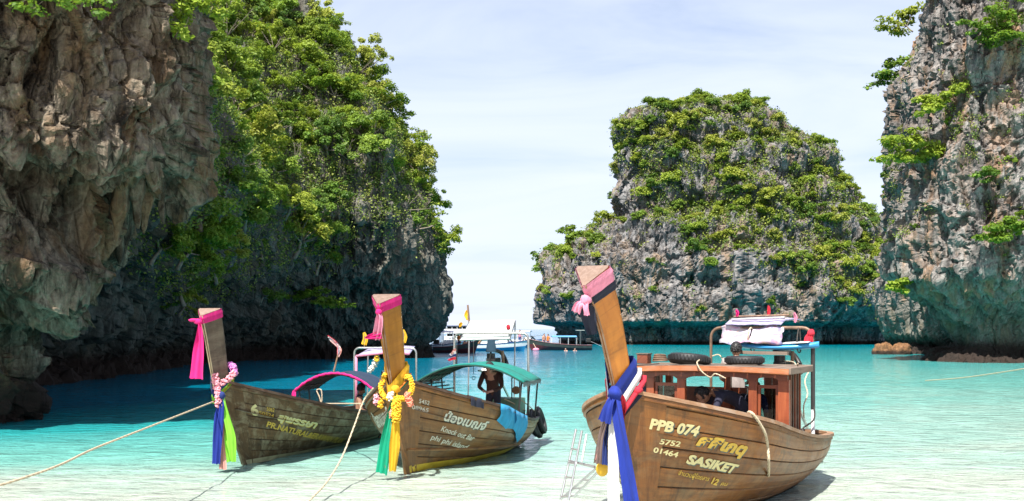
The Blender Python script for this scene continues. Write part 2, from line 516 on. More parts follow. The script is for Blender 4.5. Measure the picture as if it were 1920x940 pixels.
# ---------------------------------------------------------------- water, beach
def m_water():
    m, t = newmat('sea_water')
    g = t.n('NewGeometry').outputs['Position']
    dep = t.n('Attribute', attribute_name='depth').outputs['Fac']
    pat = t.noise(t.mapping(g, (0.25, 0.6, 1)), 1.0, 4, 0.6, 0.5)
    x = t.math('ADD', dep, t.math('MULTIPLY', t.math('SUBTRACT', pat, 0.5), 0.12), clamp=True)
    rmp = t.n('ValToRGB'); e = rmp.color_ramp.elements
    stops = [(0.0, (0.37, 0.42, 0.36)), (0.05, (0.265, 0.41, 0.355)), (0.16, (0.135, 0.38, 0.335)), (0.40, (0.025, 0.29, 0.295)), (0.70, (0.0, 0.20, 0.245)), (1.0, (0.0, 0.125, 0.205))]
    while len(e) < len(stops): e.new(0.5)
    for k, (p, c) in enumerate(stops): e[k].position = p; e[k].color = (*c, 1)
    t.set(rmp.inputs[0], x)
    w1 = t.noise(t.mapping(g, (1.0, 1.9, 1), rot=(0, 0, 0.2)), 1.6, 5, 0.6, 0.4)
    w2 = t.noise(t.mapping(g, (1.0, 2.2, 1), rot=(0, 0, -0.3)), 5.5, 4, 0.6, 0.3)
    b1 = t.bump(w1, 0.65, 0.2)
    b2 = t.bump(w2, 0.2, 0.04, b1)
    t.bsdf(rmp.outputs[0], 0.07, b2, IOR=1.33, Specular_IOR_Level=0.42)
    return m
M_WATER = m_water()

def build_water():
    nr, na = 430, 330
    r = 3.0 * (9000 / 3.0) ** (np.linspace(0, 1, nr) ** 1.15)
    a = np.radians(np.linspace(-80, 80, na))
    a = np.sign(a) * (np.abs(a) / a.max()) ** 1.7 * a.max()
    rr, aa = np.meshgrid(r, a, indexing='ij')
    X = rr * np.sin(aa); Y = rr * np.cos(aa) + 6.0
    P = np.stack([X.ravel(), Y.ravel(), np.zeros(X.size)], 1)
    # wind ripples, amplitude fading with distance as the grid coarsens
    fade = np.clip(1 - (rr.ravel() - 40) / 90, 0, 1)
    q = P * np.array([0.55, 1.0, 1])
    z = 0.045 * fbm(q * 0.8, 3, 5) + 0.022 * fbm(q * 2.2, 2, 9) * np.clip(1 - rr.ravel() / 50, 0, 1)
    P[:, 2] = z * fade
    D = np.maximum(P[:, 1] - 16.5, 0) * np.exp(-np.clip(P[:, 0], -16, 14) / 11.5)
    D = D + 3.0 * fbm(P * np.array([0.06, 0.14, 1]), 3, 3) * sstep(0, 8, D)
    D = np.clip(D / 54.0, 0, 1)
    idx = np.arange(nr * na).reshape(nr, na)
    F = np.stack([idx[:-1, :-1].ravel(), idx[:-1, 1:].ravel(), idx[1:, 1:].ravel(), idx[1:, :-1].ravel()], 1)[:, ::-1]
    o = np_mesh('sea_water', P, F, M_WATER, True, attrs={'depth': D})
    tag(o, 'clear turquoise sea, milky pale in the shallows', 'sea', kind='structure')
build_water()

def m_sand():
    m, t = newmat('wet_sand')
    g = t.n('NewGeometry').outputs['Position']
    n = t.noise(g, 30, 6, 0.7); b = t.noise(g, 0.7, 4, 0.6)
    c = t.mix(t.rng(b, 0.3, 0.7), (0.56, 0.49, 0.38), (0.66, 0.60, 0.49))
    t.bsdf(c, 0.85, t.bump(n, 0.3, 0.01))
    return m
rows = []
for j in range(30):
    y = -60 + 76 * j / 29
    rows.append([(x, y, (0.9 - 1.1 * sstep(-6, 12, y)) + 0.05 * math.sin(x * .3 + y * .2)) for x in np.linspace(-120, 120, 40)])
tag(MB().grid(rows).build('beach', m_sand(), smooth=True), 'pale sand beach in front of the moored boats', 'beach', kind='structure')

# ================================================================ cliffs
def grid_faces(nz, nu, closed):
    idx = np.arange(nz * nu).reshape(nz, nu)
    if closed: idx = np.concatenate([idx, idx[:, :1]], 1)
    return np.stack([idx[:-1, :-1].ravel(), idx[:-1, 1:].ravel(), idx[1:, 1:].ravel(), idx[1:, :-1].ravel()], 1)

def normals(G, closed):
    """per-vertex normals of an (nz,nu,3) grid"""
    if closed: du = np.roll(G, -1, 1) - np.roll(G, 1, 1)
    else: du = np.gradient(G, axis=1)
    dz = np.gradient(G, axis=0)
    n = np.cross(du, dz)
    return n / (np.linalg.norm(n, axis=2, keepdims=True) + 1e-9)

def blocks(p, seed):
    """cells of a block pattern: distance to the joint, value and tilt of each block's own face"""
    i = np.floor(p).astype(np.int64); f1 = np.full(len(p), 81.0); f2 = np.full(len(p), 81.0); cid = np.zeros(len(p)); tv = np.zeros(len(p))
    for dx in (-1, 0, 1):
        for dy in (-1, 0, 1):
            for dz in (-1, 0, 1):
                cx, cy, cz = i[:, 0] + dx, i[:, 1] + dy, i[:, 2] + dz
                h1 = _h(cx, cy, cz, seed); h2 = _h(cx, cy, cz, seed + 101)
                v0 = p[:, 0] - cx - (h1 & 1023) / 1023.0; v1 = p[:, 1] - cy - ((h1 >> 10) & 1023) / 1023.0; v2 = p[:, 2] - cz - ((h1 >> 20) & 1023) / 1023.0
                dd = v0 * v0 + v1 * v1 + v2 * v2; m = dd < f1
                t = (((h2 & 255) / 255.0 - .5) * v0 + (((h2 >> 8) & 255) / 255.0 - .5) * v1 + (((h2 >> 16) & 255) / 255.0 - .5) * v2) * 1.4
                f2 = np.where(m, f1, np.minimum(f2, dd)); f1 = np.where(m, dd, f1); tv = np.where(m, t, tv); cid = np.where(m, (h2 >> 24) / 255.0, cid)
    return np.sqrt(f2) - np.sqrt(f1), cid, tv

def limestone(P, s=1.0, seed=0, big=1.0, flute=1.0, block=1.0):
    """outward displacement in metres of weathered limestone; s = size of its features"""
    warp = np.stack([fbm(P / (3 * s), 3, seed + 50), fbm(P / (3 * s), 3, seed + 60), fbm(P / (3 * s), 3, seed + 70)], 1) * 0.55 * s
    Q = P + warp
    d = big * 1.5 * s * fbm(P / (7 * s), 3, seed)
    d += flute * 0.55 * s * (ridged(Q * np.array([1, 1, 0.22]) / (2.4 * s), 4, seed + 5) - 0.9)
    for sc_, st, amp, tl, sd in ((2.6, .42, .55, 1.1, 9), (1.1, .5, .30, .62, 19), (.5, .6, .13, .3, 29)):
        A = np.array([1, 1, st]) / (sc_ * s)
        jd, c, tv = blocks(Q * A, seed + sd)
        d += block * s * (amp * 1.25 * (c - 0.5) + tl * 1.3 * np.clip(tv, -.6, .6) - amp * .6 * np.exp(-jd / 0.05) * (c > .4))
    d += 0.10 * s * fbm(P / (0.4 * s), 3, seed + 33)
    return d

def interp(x, pts):
    pts = sorted(pts)
    return np.interp(x, [p[0] for p in pts], [p[1] for p in pts])

def outline(pts, Y):
    """[(px,py)] at distance Y -> [(z, X)] sorted by z"""
    return sorted((CAM_H + (HOR - py) / FPX * Y, (px - 960.0) / FPX * Y) for px, py in pts)

CLIFF = {}
def cliff_object(name, G, closed, mat, label, disp, smooth=False):
    N = normals(G, closed)
    P0 = G.reshape(-1, 3); n = N.reshape(-1, 3)
    P = P0 + n * disp(P0, n)[:, None]
    nz, nu = G.shape[:2]
    F = grid_faces(nz, nu, closed)
    o = np_mesh(name, P, F, mat, smooth)
    tag(o, label, 'cliff', kind='structure')
    G2 = P.reshape(nz, nu, 3)
    CLIFF[name] = (G2, normals(G2, closed), closed)
    return o

# ---- the island standing in the mouth of the bay
YC = 178.0
isl_l = outline([(1014, 700), (1014, 647), (1010, 600), (1012, 560), (1020, 525), (1036, 505), (1068, 474), (1095, 450), (1135, 424), (1156, 404), (1158, 340), (1162, 300), (1160, 268), (1168, 240), (1188, 218), (1240, 204), (1330, 194), (1385, 188)], YC)
isl_r = outline([(1690, 700), (1690, 647), (1690, 600), (1684, 560), (1676, 520), (1662, 490), (1642, 455), (1614, 410), (1576, 350), (1550, 310), (1512, 276), (1470, 246), (1438, 222), (1418, 203), (1405, 194), (1388, 188)], YC)
nz, nu = 250, 560
zz = np.concatenate([np.linspace(-1.2, 4, 40), np.linspace(4, isl_l[-1][0], nz - 40)[0:]])
nz = len(zz)
th = np.linspace(0, 1, nu, endpoint=False)
th = np.pi * np.where(th < 0.74, th / 0.74, 1 + (th - 0.74) / 0.26)       # front half gets most columns
xl = interp(zz, isl_l)[:, None]; xr = interp(zz, isl_r)[:, None]
w = (xr - xl) / 2; xc = (xr + xl) / 2
dpt = 0.62 * w + 1.0
e = 2 / 2.7
cx, sy = np.cos(th)[None], np.sin(th)[None]
X = xc - w * np.sign(cx) * np.abs(cx) ** e
Yv = YC - dpt * np.sign(sy) * np.abs(sy) ** e
G = np.stack([X, Yv, np.broadcast_to(zz[:, None], X.shape)], 2)
def island_disp(P, n):
    d = limestone(P, 1.25, 3, big=0.7, flute=0.8)
    notch = sstep(3.6, 2.4, P[:, 2]) * 3.4 + sstep(6, 3, P[:, 2]) * 0.4
    cave = np.exp(-((P[:, 0] - 52) / 4.5) ** 2) * sstep(6.5, 3.5, P[:, 2]) * 3.0
    gully = 1.0 * ridged(P * np.array([1, 1, 0.15]) / 11.0, 2, 71)
    ledge = 0.5 * np.sin(P[:, 2] * 1.1 + 1.5 * fbm(P / 9, 2, 81)) * sstep(4, 8, P[:, 2])
    top = sstep(zz[-1] - 1.0, zz[-1] - 4, P[:, 2])
    return (d + gully - 0.9 + ledge) * (0.25 + 0.75 * top) - notch - cave
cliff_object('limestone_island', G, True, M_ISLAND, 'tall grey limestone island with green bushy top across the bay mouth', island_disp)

# ---- the wooded cliff on the far side of the left shore
nz, nu = 300, 620
base = curve_pts([(-44, 16, 0), (-27, 30, 0), (-20.5, 42, 0), (-20, 56, 0), (-21.5, 72, 0), (-18, 83, 0), (-12, 86.5, 0), (-7.2, 87.8, 0), (-5.4, 91, 0), (-8, 99, 0), (-20, 108, 0), (-60, 118, 0)], nu - 1)
B = np.array(base)
tan = np.gradient(B, axis=0); tan /= np.linalg.norm(tan, axis=1, keepdims=True)
out_n = np.stack([tan[:, 1], -tan[:, 0]], 1)                  # away from the massif
zz = np.concatenate([np.linspace(-1.2, 34, 240), np.linspace(34, 62, nz - 240)])
front = interp(zz, [(-1.2, -0.3), (0, 0), (1.0, -1.2), (3, 0.3), (6, 2.4), (9, 4.6), (11, 5.0), (15, 3.4), (19, 1.2), (25, -3.0), (32, -8.5), (45, -18), (62, -34)])
side = interp(zz, [(-1.2, -1.2), (0, -0.6), (1.0, -1.6), (3, -1.0), (5.5, 0.0), (8, 0.2), (11, -0.8), (14, -1.6), (18.5, -2.2), (21, -3.4), (23, -4.8), (26, -7.0), (31, -11.5), (45, -22), (62, -36)])
wgt = sstep(-10.5, -6.4, B[:, 0]) * sstep(80, 86, B[:, 1]); wgt = np.where(np.arange(nu) > nu * 0.72, 1.0, wgt)
prof = front[:, None] * (1 - wgt)[None] + side[:, None] * wgt[None]
G = np.stack([B[None, :, 0] + out_n[None, :, 0] * prof, B[None, :, 1] + out_n[None, :, 1] * prof, np.broadcast_to(zz[:, None], prof.shape)], 2)
G = G.astype(float)
lim = np.array(outline([(812, 700), (815, 660), (830, 600), (836, 570), (820, 480), (794, 400), (770, 330), (752, 265), (718, 215), (684, 165), (640, 100), (588, 40), (550, 0), (420, -150), (200, -400), (100, -600)], 91.0))
xm = np.interp(zz, lim[:, 0], lim[:, 1])[:, None]
gap = xm - G[:, :, 0]
G[:, :, 0] = xm - 0.5 * (gap + np.sqrt(gap * gap + 3.0))
def left_disp(P, n):
    d = limestone(P, 0.8, 13, big=0.8, flute=1.3, block=0.8)
    hang = sstep(10, 5, P[:, 2]) * sstep(1.0, 3.0, P[:, 2])
    d += hang * 0.55 * ridged(P * np.array([1, 1, 0.10]) / 1.3, 3, 77)
    d += 1.6 * fbm(P * np.array([1, 1, 0.5]) / 8.0, 3, 91) * sstep(8, 14, P[:, 2])
    return d
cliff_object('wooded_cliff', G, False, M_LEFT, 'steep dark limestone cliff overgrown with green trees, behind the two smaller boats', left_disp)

# ---- the near overhanging rock at the left edge
nz, nu = 400, 470
YN = 27.0
near_r = outline([(-45, 860), (-40, 815), (-36, 790), (-8, 740), (0, 690), (-6, 640), (-14, 605), (10, 575), (66, 540), (104, 500), (114, 470), (134, 440), (150, 400), (164, 360), (200, 338), (276, 325), (312, 300), (330, 262), (340, 200), (348, 130), (350, 60), (350, 0), (345, -60), (300, -200), (220, -420)], YN)
zz = np.linspace(-0.9, CAM_H + (HOR + 330) / FPX * YN, nz)
xr = interp(zz, near_r)
kern = np.hanning(9); kern /= kern.sum()
xr = np.convolve(np.pad(xr, 4, mode='edge'), kern, 'valid')
XL = -24.0
w = ((xr - XL) / 2)[:, None]; xc = ((xr + XL) / 2)[:, None]
dep = (2.6 + 0.33 * (xr - xr.min()) + 0.6)[:, None]
th = np.linspace(0, 1, nu, endpoint=False)
th = np.pi * np.where(th < 0.85, th / 0.85, 1 + (th - 0.85) / 0.15)
cx, sy = np.cos(th)[None], np.sin(th)[None]
e = 2 / 2.5
X = xc - w * np.sign(cx) * np.abs(cx) ** e
dep = dep + (sstep(8.8, 13.0, zz) * 2.4)[:, None]           # unseen jut higher up, shaped to shade the rock face below
Yv = YN + 0.4 - dep * np.sign(sy) * np.abs(sy) ** e
G = np.stack([X, Yv, np.broadcast_to(zz[:, None], X.shape)], 2)
def near_disp(P, n):
    d = limestone(P, 0.52, 23, big=1.1, flute=1.3, block=1.2)
    # big rounded flowstone lobes and hollows below, blocky above
    low = sstep(7.5, 4.5, P[:, 2])
    d += low * 0.75 * ridged(P * np.array([1, 1, 0.22]) / 1.7, 3, 44) - 0.5 * low
    d -= 1.1 * np.clip(fbm(P * np.array([1, 1, .6]) / 1.9, 3, 48) - .12, 0, 1)
    d += 0.45 * fbm(P / 2.6, 3, 46)
    hollow = np.exp(-(((P[:, 0] + 11.4) / 1.15) ** 2 + ((P[:, 2] - 5.3) / 0.95) ** 2)) * 0.9 * (P[:, 1] < YN)
    hollow += np.exp(-(((P[:, 0] + 12.6) / 0.55) ** 2 + ((P[:, 2] - 8.2) / 1.1) ** 2)) * 0.7 * (P[:, 1] < YN)
    d -= hollow
    col = np.exp(-((P[:, 0] + 11.7 + 0.1 * np.sin(P[:, 2] * 2)) / 0.24) ** 2) * sstep(3.0, 3.4, P[:, 2]) * sstep(5.4, 4.4, P[:, 2]) * (P[:, 1] < YN)
    d += col * 0.55
    return d
cliff_object('overhanging_rock', G, True, M_NEAR, 'brown overhanging limestone rock with hanging flowstone, undercut above the water', near_disp)

# hanging stalactites in the shade below the overhang
def stalactites(specs, mat, parent):
    for k, (px, py, Y, L, r) in enumerate(specs):
        p = at(px, py, Y)
        mb = MB(); n = 14; rings = []
        rnd = random.Random(k)
        ph = rnd.random() * 6
        rows = []
        for i in range(18):
            tt = i / 17
            rad = r * (1 - tt) ** 0.7 * (1 + 0.25 * math.sin(tt * 14 + ph)) + 0.02
            row = []
            for j in range(n):
                a = 2 * math.pi * j / n
                rr_ = rad * (1 + 0.28 * math.sin(3 * a + ph + tt * 3) + 0.12 * math.sin(7 * a + tt * 9))
                row.append((p.x + rr_ * math.cos(a) + 0.15 * tt * math.sin(ph), p.y + rr_ * math.sin(a), p.z + 0.5 - (L + 0.5) * tt))
            rows.append(row)
        mb.grid(rows, closed=True)
        mb.build('stalactite', mat, parent, smooth=True)
near_o = bpy.data.objects['overhanging_rock']
stalactites([(228, 330, 27.5, 1.7, .30), (252, 322, 28.0, 1.5, .26), (275, 318, 28.4, 1.7, .28), (296, 316, 28.8, 1.5, .2),
             (215, 330, 28.6, 2.4, .4), (240, 330, 28.8, 2.1, .3), (310, 318, 29.2, 1.2, .3)], M_NEAR, near_o)

# ---- the right-hand cliff
nz, nu = 360, 520
YR = 80.0
rb = curve_pts([(80, 98, 0), (52, 113, 0), (42, 114, 0), (38.6, 110, 0), (38.2, 105, 0), (39.4, 98, 0), (37.5, 91, 0), (33.6, 85, 0), (31.6, 80.5, 0), (31.8, 77.2, 0), (34, 75.6, 0), (38, 75, 0), (45, 73, 0), (60, 63, 0), (90, 40, 0)], nu - 1)
B = np.array(rb)
tan = np.gradient(B, axis=0); tan /= np.linalg.norm(tan, axis=1, keepdims=True)
out_n = np.stack([tan[:, 1], -tan[:, 0]], 1)
zz = np.concatenate([np.linspace(-1.0, 29, 300), np.linspace(29, 46, nz - 300)])
pr = interp(zz, [(-1, .8), (0, .3), (0.6, -.5), (1.2, -2.3), (2.4, -2.0), (3.4, -1.2), (4.8, 0.3), (6.0, 2.1), (6.7, 2.7), (9, 2.4), (12, 1.8), (16, 1.0), (20, .9), (26, 0.4), (34, -2), (46, -10)])
pr_b = interp(zz, [(-1, 0.5), (0, -0.2), (0.8, -1.2), (2, -0.4), (4, 0.3), (7, 0.6), (10, 0.2), (11, -0.6), (14, 0.0), (18, -0.2), (26, -1.0), (34, -4), (46, -12)])
wb = sstep(90, 84, B[:, 1])
prof = pr[:, None] * wb[None] + pr_b[:, None] * (1 - wb)[None]
G = np.stack([B[None, :, 0] + out_n[None, :, 0] * prof, B[None, :, 1] + out_n[None, :, 1] * prof, np.broadcast_to(zz[:, None], prof.shape)], 2).astype(float)
def right_disp(P, n):
    up = sstep(5.5, 8.0, P[:, 2])
    d = limestone(P, 0.75, 43, big=0.8, flute=0.9, block=1.1) * (0.45 + 0.55 * up)
    d += (1 - up) * 0.6 * (ridged(P * np.array([1, 1, 0.06]) / 1.7, 2, 55) - .6) * sstep(1.2, 2.5, P[:, 2])
    d += 0.7 * fbm(P / 5.0, 3, 57)
    return d
cliff_object('sea_cliff', G, False, M_RIGHT, 'sheer grey and ochre cliff with a green-streaked overhang above the water', right_disp)

# ---- orange boulders at the foot of the right-hand cliff
def boulder(px, py, Y, r, seed, label):
    c = at(px, py, Y)
    n = 40; m = 26
    th, ph = np.meshgrid(np.linspace(0, 2 * np.pi, n, endpoint=False), np.linspace(0.02, np.pi - 0.02, m))
    D = np.stack([np.sin(ph) * np.cos(th), np.sin(ph) * np.sin(th), np.cos(ph)], 2)[::-1]
    d = D.reshape(-1, 3)
    k = 1 + 0.25 * fbm(d * 1.3 + seed * 5, 3, seed) + 0.10 * ridged(d * 3 + seed, 3, seed + 3) - 0.1
    P = d * k[:, None] * np.array(r) + np.array([c.x, c.y, 0.1])
    o = np_mesh('boulder', P, grid_faces(m, n, True), M_BOULDER, True)
    tag(o, label, 'boulder')
boulder(1656, 662, 101.0, (1.0, 0.9, 1.0), 1, 'rounded orange boulder in the water, farther from the right cliff')
boulder(1689, 662, 100.5, (1.0, 0.9, 0.95), 2, 'rounded orange boulder in the water, touching the right cliff foot')

# ---- low land on the horizon
def far_land():
    Y = 4200.0
    pts = []
    n = 60; rows_ = [[], [], []]
    for i in range(n):
        px = 790 + 80 * i / (n - 1)
        x = (px - 960) / FPX * Y
        hgt = 8.5 * max(0.03, math.sin(math.pi * i / (n - 1))) * (0.8 + 0.3 * math.sin(i * .9) * math.sin(i * .37))
        rows_[0].append((x, Y - 40, -1)); rows_[1].append((x, Y, hgt)); rows_[2].append((x, Y + 60, -1))
    m = m_plain('hazy_far_shore', (0.16, 0.2, 0.27), 0.95, 0.2, 0.02, 0)  # distance haze is put into the base colour as blue-grey
    tag(MB().grid(rows_).build('far_island', m, smooth=True), 'low blue-grey island on the far horizon', 'island', kind='structure')
far_land()
# ================================================================ vegetation
def leaf_cloud(n, seed, clumps, leaf, flat=0.75, up=0.85):
    """leaf-sized faces spread through the clumps of a crown of radius about 1; returns verts, faces, tint"""
    rng = np.random.default_rng(seed)
    k = len(clumps)
    cw = np.array([c[3] ** 2 for c in clumps]); cw /= cw.sum()
    ci = rng.choice(k, n, p=cw)
    C = np.array([c[:3] for c in clumps])[ci]; rad = np.array([c[3] for c in clumps])[ci]
    d = rng.normal(size=(n, 3)); d[:, 2] = np.where(d[:, 2] < 0, d[:, 2] * 0.75, d[:, 2]); d /= np.linalg.norm(d, axis=1, keepdims=True)
    rr = rad * rng.random(n) ** 0.36 * (0.85 + 0.3 * rng.random(n))
    P = C + d * rr[:, None] * np.array([1, 1, flat])
    nrm = d * 0.8 + np.array([0, 0, up]) + rng.normal(size=(n, 3)) * 0.55
    nrm /= np.linalg.norm(nrm, axis=1, keepdims=True)
    a = rng.normal(size=(n, 3)); t1 = np.cross(nrm, a); t1 /= np.linalg.norm(t1, axis=1, keepdims=True); t2 = np.cross(nrm, t1)
    L = leaf * (0.6 + 0.8 * rng.random(n))[:, None]
    V = np.stack([P - t1 * L * 0.6, P - t2 * L * 0.36, P + t1 * L * 0.6, P + t2 * L * 0.36], 1).reshape(-1, 3)
    F = np.arange(n * 4).reshape(n, 4)
    ct = rng.random(k)[ci]
    tint = np.clip(0.55 * ct + 0.45 * rng.random(n), 0, 1)
    return V, F, np.repeat(tint, 4)

def make_clumps(seed, k, spread=0.62, size=(0.32, 0.5), flat=0.6):
    rnd = random.Random(seed); out = []
    for i in range(k):
        a = rnd.random() * 6.283; r = spread * math.sqrt(rnd.random())
        out.append((r * math.cos(a), r * math.sin(a), 0.95 + flat * (rnd.random() - 0.35) - 0.35 * r * r, rnd.uniform(*size)))
    return out

def trunk_mesh(mb, clumps, seed, r=0.07, lean=(0, 0)):
    rnd = random.Random(seed)
    top = Vector((lean[0], lean[1], 0.55))
    tr = curve_pts([(0, 0, -0.25), (0.04 * rnd.uniform(-1, 1), 0.04, 0.1), (lean[0] * .6, lean[1] * .6, 0.35), top], 6)
    mb.tube(tr, [r * (1.25 - 0.7 * i / 6) for i in range(7)], 6)
    for c in clumps[:7]:
        e_ = Vector(c[:3])
        mid = (top + e_) / 2 + Vector((rnd.uniform(-.1, .1), rnd.uniform(-.1, .1), -0.1))
        mb.tube(curve_pts([top - Vector((0, 0, 0.12)), mid, e_], 4), [r * .55, r * .45, r * .35, r * .25, r * .12], 5)

PROTO = []          # (crown mesh, trunk mesh)
def tree_proto(seed, k, n, leaf, mat, **kw):
    cl = make_clumps(seed, k, **kw)
    V, F, tint = leaf_cloud(n, seed, cl, leaf)
    co = np_mesh('crown', V, F, mat, False, attrs={'tint': tint})
    mb = MB(); trunk_mesh(mb, cl, seed)
    to = mb.build('trunk', M_BARK, smooth=True)
    cm, tm = co.data, to.data
    bpy.data.objects.remove(co); bpy.data.objects.remove(to)
    PROTO.append((cm, tm))
    return cm, tm
ISL = [tree_proto(100 + i, 15 + 3 * (i % 3), 1700, 0.135, M_LEAF, spread=0.8, size=(0.2, 0.38), flat=0.55 + 0.2 * (i % 3)) for i in range(6)]
WOOD = [tree_proto(200 + i, 22 + 3 * (i % 4), 3600, 0.085, M_LEAF if i % 3 else M_LEAF_BRIGHT, spread=0.95, size=(0.13, 0.30), flat=0.7 + 0.2 * (i % 3)) for i in range(8)]
SPARSE = [tree_proto(300 + i, 14, 1100, 0.10, M_LEAF, spread=0.85, size=(0.18, 0.32), flat=0.7) for i in range(3)]
BRIGHT = [tree_proto(400 + i, 11, 2300, 0.13, M_LEAF_BRIGHT, spread=0.8, size=(0.18, 0.32), flat=0.6) for i in range(3)]

def tree(proto, loc, size, rz, tilt, name, label, group, cat='tree', squash=1.0):
    r_ = empty(name, loc)
    r_.rotation_mode = 'XYZ'
    r_.rotation_euler = (tilt[0], tilt[1], rz)
    r_.scale = (size, size, size * squash)
    for nm, me in (('trunk', proto[1]), ('crown', proto[0])):
        o = bpy.data.objects.new(nm, me); COL.objects.link(o); o.parent = r_
    tag(r_, label, cat, group)
    return r_

def to_px(P):
    return 960 + FPX * P[:, 0] / P[:, 1], HOR - FPX * (P[:, 2] - CAM_H) / P[:, 1]

def scatter(cliff, n, dens, seed, face=-0.25):
    """n points of a cliff by area and density; returns points, normals"""
    G, N, closed = CLIFF[cliff]
    A = np.linalg.norm(np.cross(G[1:, :-1] - G[:-1, :-1], G[:-1, 1:] - G[:-1, :-1]), axis=2)
    C = (G[1:, 1:] + G[:-1, :-1]) / 2
    Nn = N[:-1, :-1]
    P = C.reshape(-1, 3); nn = Nn.reshape(-1, 3); a = A.ravel()
    view = np.array([0, 0, CAM_H]) - P; view /= np.linalg.norm(view, axis=1, keepdims=True)
    px, py = to_px(P)
    wgt = a * dens(P, nn, px, py) * ((nn * view).sum(1) > face)
    wgt = np.where(P[:, 2] < 1.5, 0, wgt)
    rng = np.random.default_rng(seed)
    i = rng.choice(len(P), n, p=wgt / wgt.sum(), replace=True)
    return P[i], nn[i]

def poisson(P, N, r, nmax):
    keep = []
    for i, p in enumerate(P):
        if all(((p - P[j]) ** 2).sum() > r * r for j in keep):
            keep.append(i)
            if len(keep) >= nmax: break
    return P[keep], N[keep]

def scatter_leaves(cliff, n_tuft, per, dens, seed, leaf, spread, mat, label):
    P, N = scatter(cliff, n_tuft, dens, seed)
    rng = np.random.default_rng(seed + 1)
    n = n_tuft * per
    C = np.repeat(P + N * spread * 0.35, per, 0)
    sz = np.repeat(0.5 + rng.random(n_tuft), per)
    d = rng.normal(size=(n, 3)); d /= np.linalg.norm(d, axis=1, keepdims=True)
    Q = C + d * (spread * sz * rng.random(n) ** 0.4)[:, None] * np.array([1, 1, 0.8])
    nrm = d * 0.6 + np.array([0, 0, 0.6]) + rng.normal(size=(n, 3)) * 0.5; nrm /= np.linalg.norm(nrm, axis=1, keepdims=True)
    t1 = np.cross(nrm, rng.normal(size=(n, 3))); t1 /= np.linalg.norm(t1, axis=1, keepdims=True); t2 = np.cross(nrm, t1)
    L = leaf * (0.6 + 0.8 * rng.random(n))[:, None]
    V = np.stack([Q - t1 * L * .6, Q - t2 * L * .38, Q + t1 * L * .6, Q + t2 * L * .38], 1).reshape(-1, 3)
    tint = np.repeat(np.clip(np.repeat(rng.random(n_tuft) * 1.0, per) * 0.7 + 0.3 * rng.random(n), 0, 1), 4)
    # the whole mass is one object, so spread the hue through the tint itself
    o = np_mesh('undergrowth', V, np.arange(n * 4).reshape(n, 4), mat, False, attrs={'tint': tint})
    tag(o, label, 'undergrowth', kind='stuff')

def m_mass(name, cols):
    m, t = newmat(name)
    at_ = t.n('Attribute', attribute_name='tint').outputs['Fac']
    rmp = t.n('ValToRGB'); e = rmp.color_ramp.elements
    while len(e) < len(cols): e.new(0.5)
    for k, c in enumerate(cols): e[k].position = k / (len(cols) - 1); e[k].color = (*c, 1)
    t.set(rmp.inputs[0], at_)
    d = t.n('BsdfPrincipled'); t.set(d.inputs['Base Color'], rmp.outputs[0]); d.inputs['Roughness'].default_value = 0.6
    tr = t.n('BsdfTranslucent'); t.set(tr.inputs['Color'], rmp.outputs[0])
    ms = t.n('MixShader'); ms.inputs[0].default_value = 0.35
    t.link(d.outputs[0], ms.inputs[1]); t.link(tr.outputs[0], ms.inputs[2]); t.link(ms.outputs[0], t.out.inputs[0])
    return m
M_MASS = m_mass('undergrowth_mass', [(0.04, 0.08, 0.017), (0.09, 0.16, 0.025), (0.18, 0.26, 0.034), (0.29, 0.34, 0.05), (0.22, 0.18, 0.09)])

# ---- island
def isl_dens(P, n, px, py):
    # lower limit of the closed cover, from the left shoulder to the right flank
    lim = np.interp(px, [1000, 1060, 1110, 1150, 1200, 1280, 1350, 1420, 1480, 1550, 1620, 1690], [520, 500, 470, 390, 400, 440, 455, 470, 500, 540, 575, 590])
    nz_ = fbm(P / 4.0, 3, 5); nz2 = fbm(P / 1.8, 2, 8)
    top = sstep(25, -35, py - lim + 55 * nz_)
    spots = (nz2 > 0.24) * 0.55 * (py < 590)
    bare = ((np.abs(px - 1165) < 26) & (py > 300) & (py < 420)) | (nz_ < -0.38)
    return (top * np.where(bare, 0.06, 1.0) + spots) * (0.25 + np.clip(n[:, 2] + 0.4, 0, 1))
def isl_zone(p):
    px, py = to_px(np.array([p])); px, py = px[0], py[0]
    if px < 1142: z = ('round-crowned green tree on the low left shoulder of the tall island', 'trees on the island shoulder')
    elif py < 262: z = ('round-crowned green tree along the crest of the tall island', 'trees on the island crest')
    elif px > 1520: z = ('round-crowned green tree on the right flank of the tall island', 'trees on the right flank of the island')
    elif py < 430: z = ('round-crowned green tree on the steep upper face of the tall island', 'trees on the upper island face')
    else: z = ('small green tree on the bare grey lower face of the tall island', 'trees on the lower island face')
    return z
P, N = scatter('limestone_island', 4000, isl_dens, 11)
P, N = poisson(P, N, 1.55, 290)
rnd = random.Random(5)
for i in range(len(P)):
    s = rnd.uniform(1.0, 2.1) * (0.8 if P[i][2] < 10 else 1.0)
    p = P[i] + N[i] * 0.1 - np.array([0, 0, 0.5 * s])
    tree(ISL[rnd.randrange(6)], p, s, rnd.random() * 6.28, (N[i][1] * -0.25, N[i][0] * 0.25), 'island_tree',
         *isl_zone(p), squash=rnd.uniform(0.75, 1.05))
scatter_leaves('limestone_island', 6500, 16, isl_dens, 21, 0.24, 0.75, M_MASS, 'low green scrub between the trees on the tall grey island')

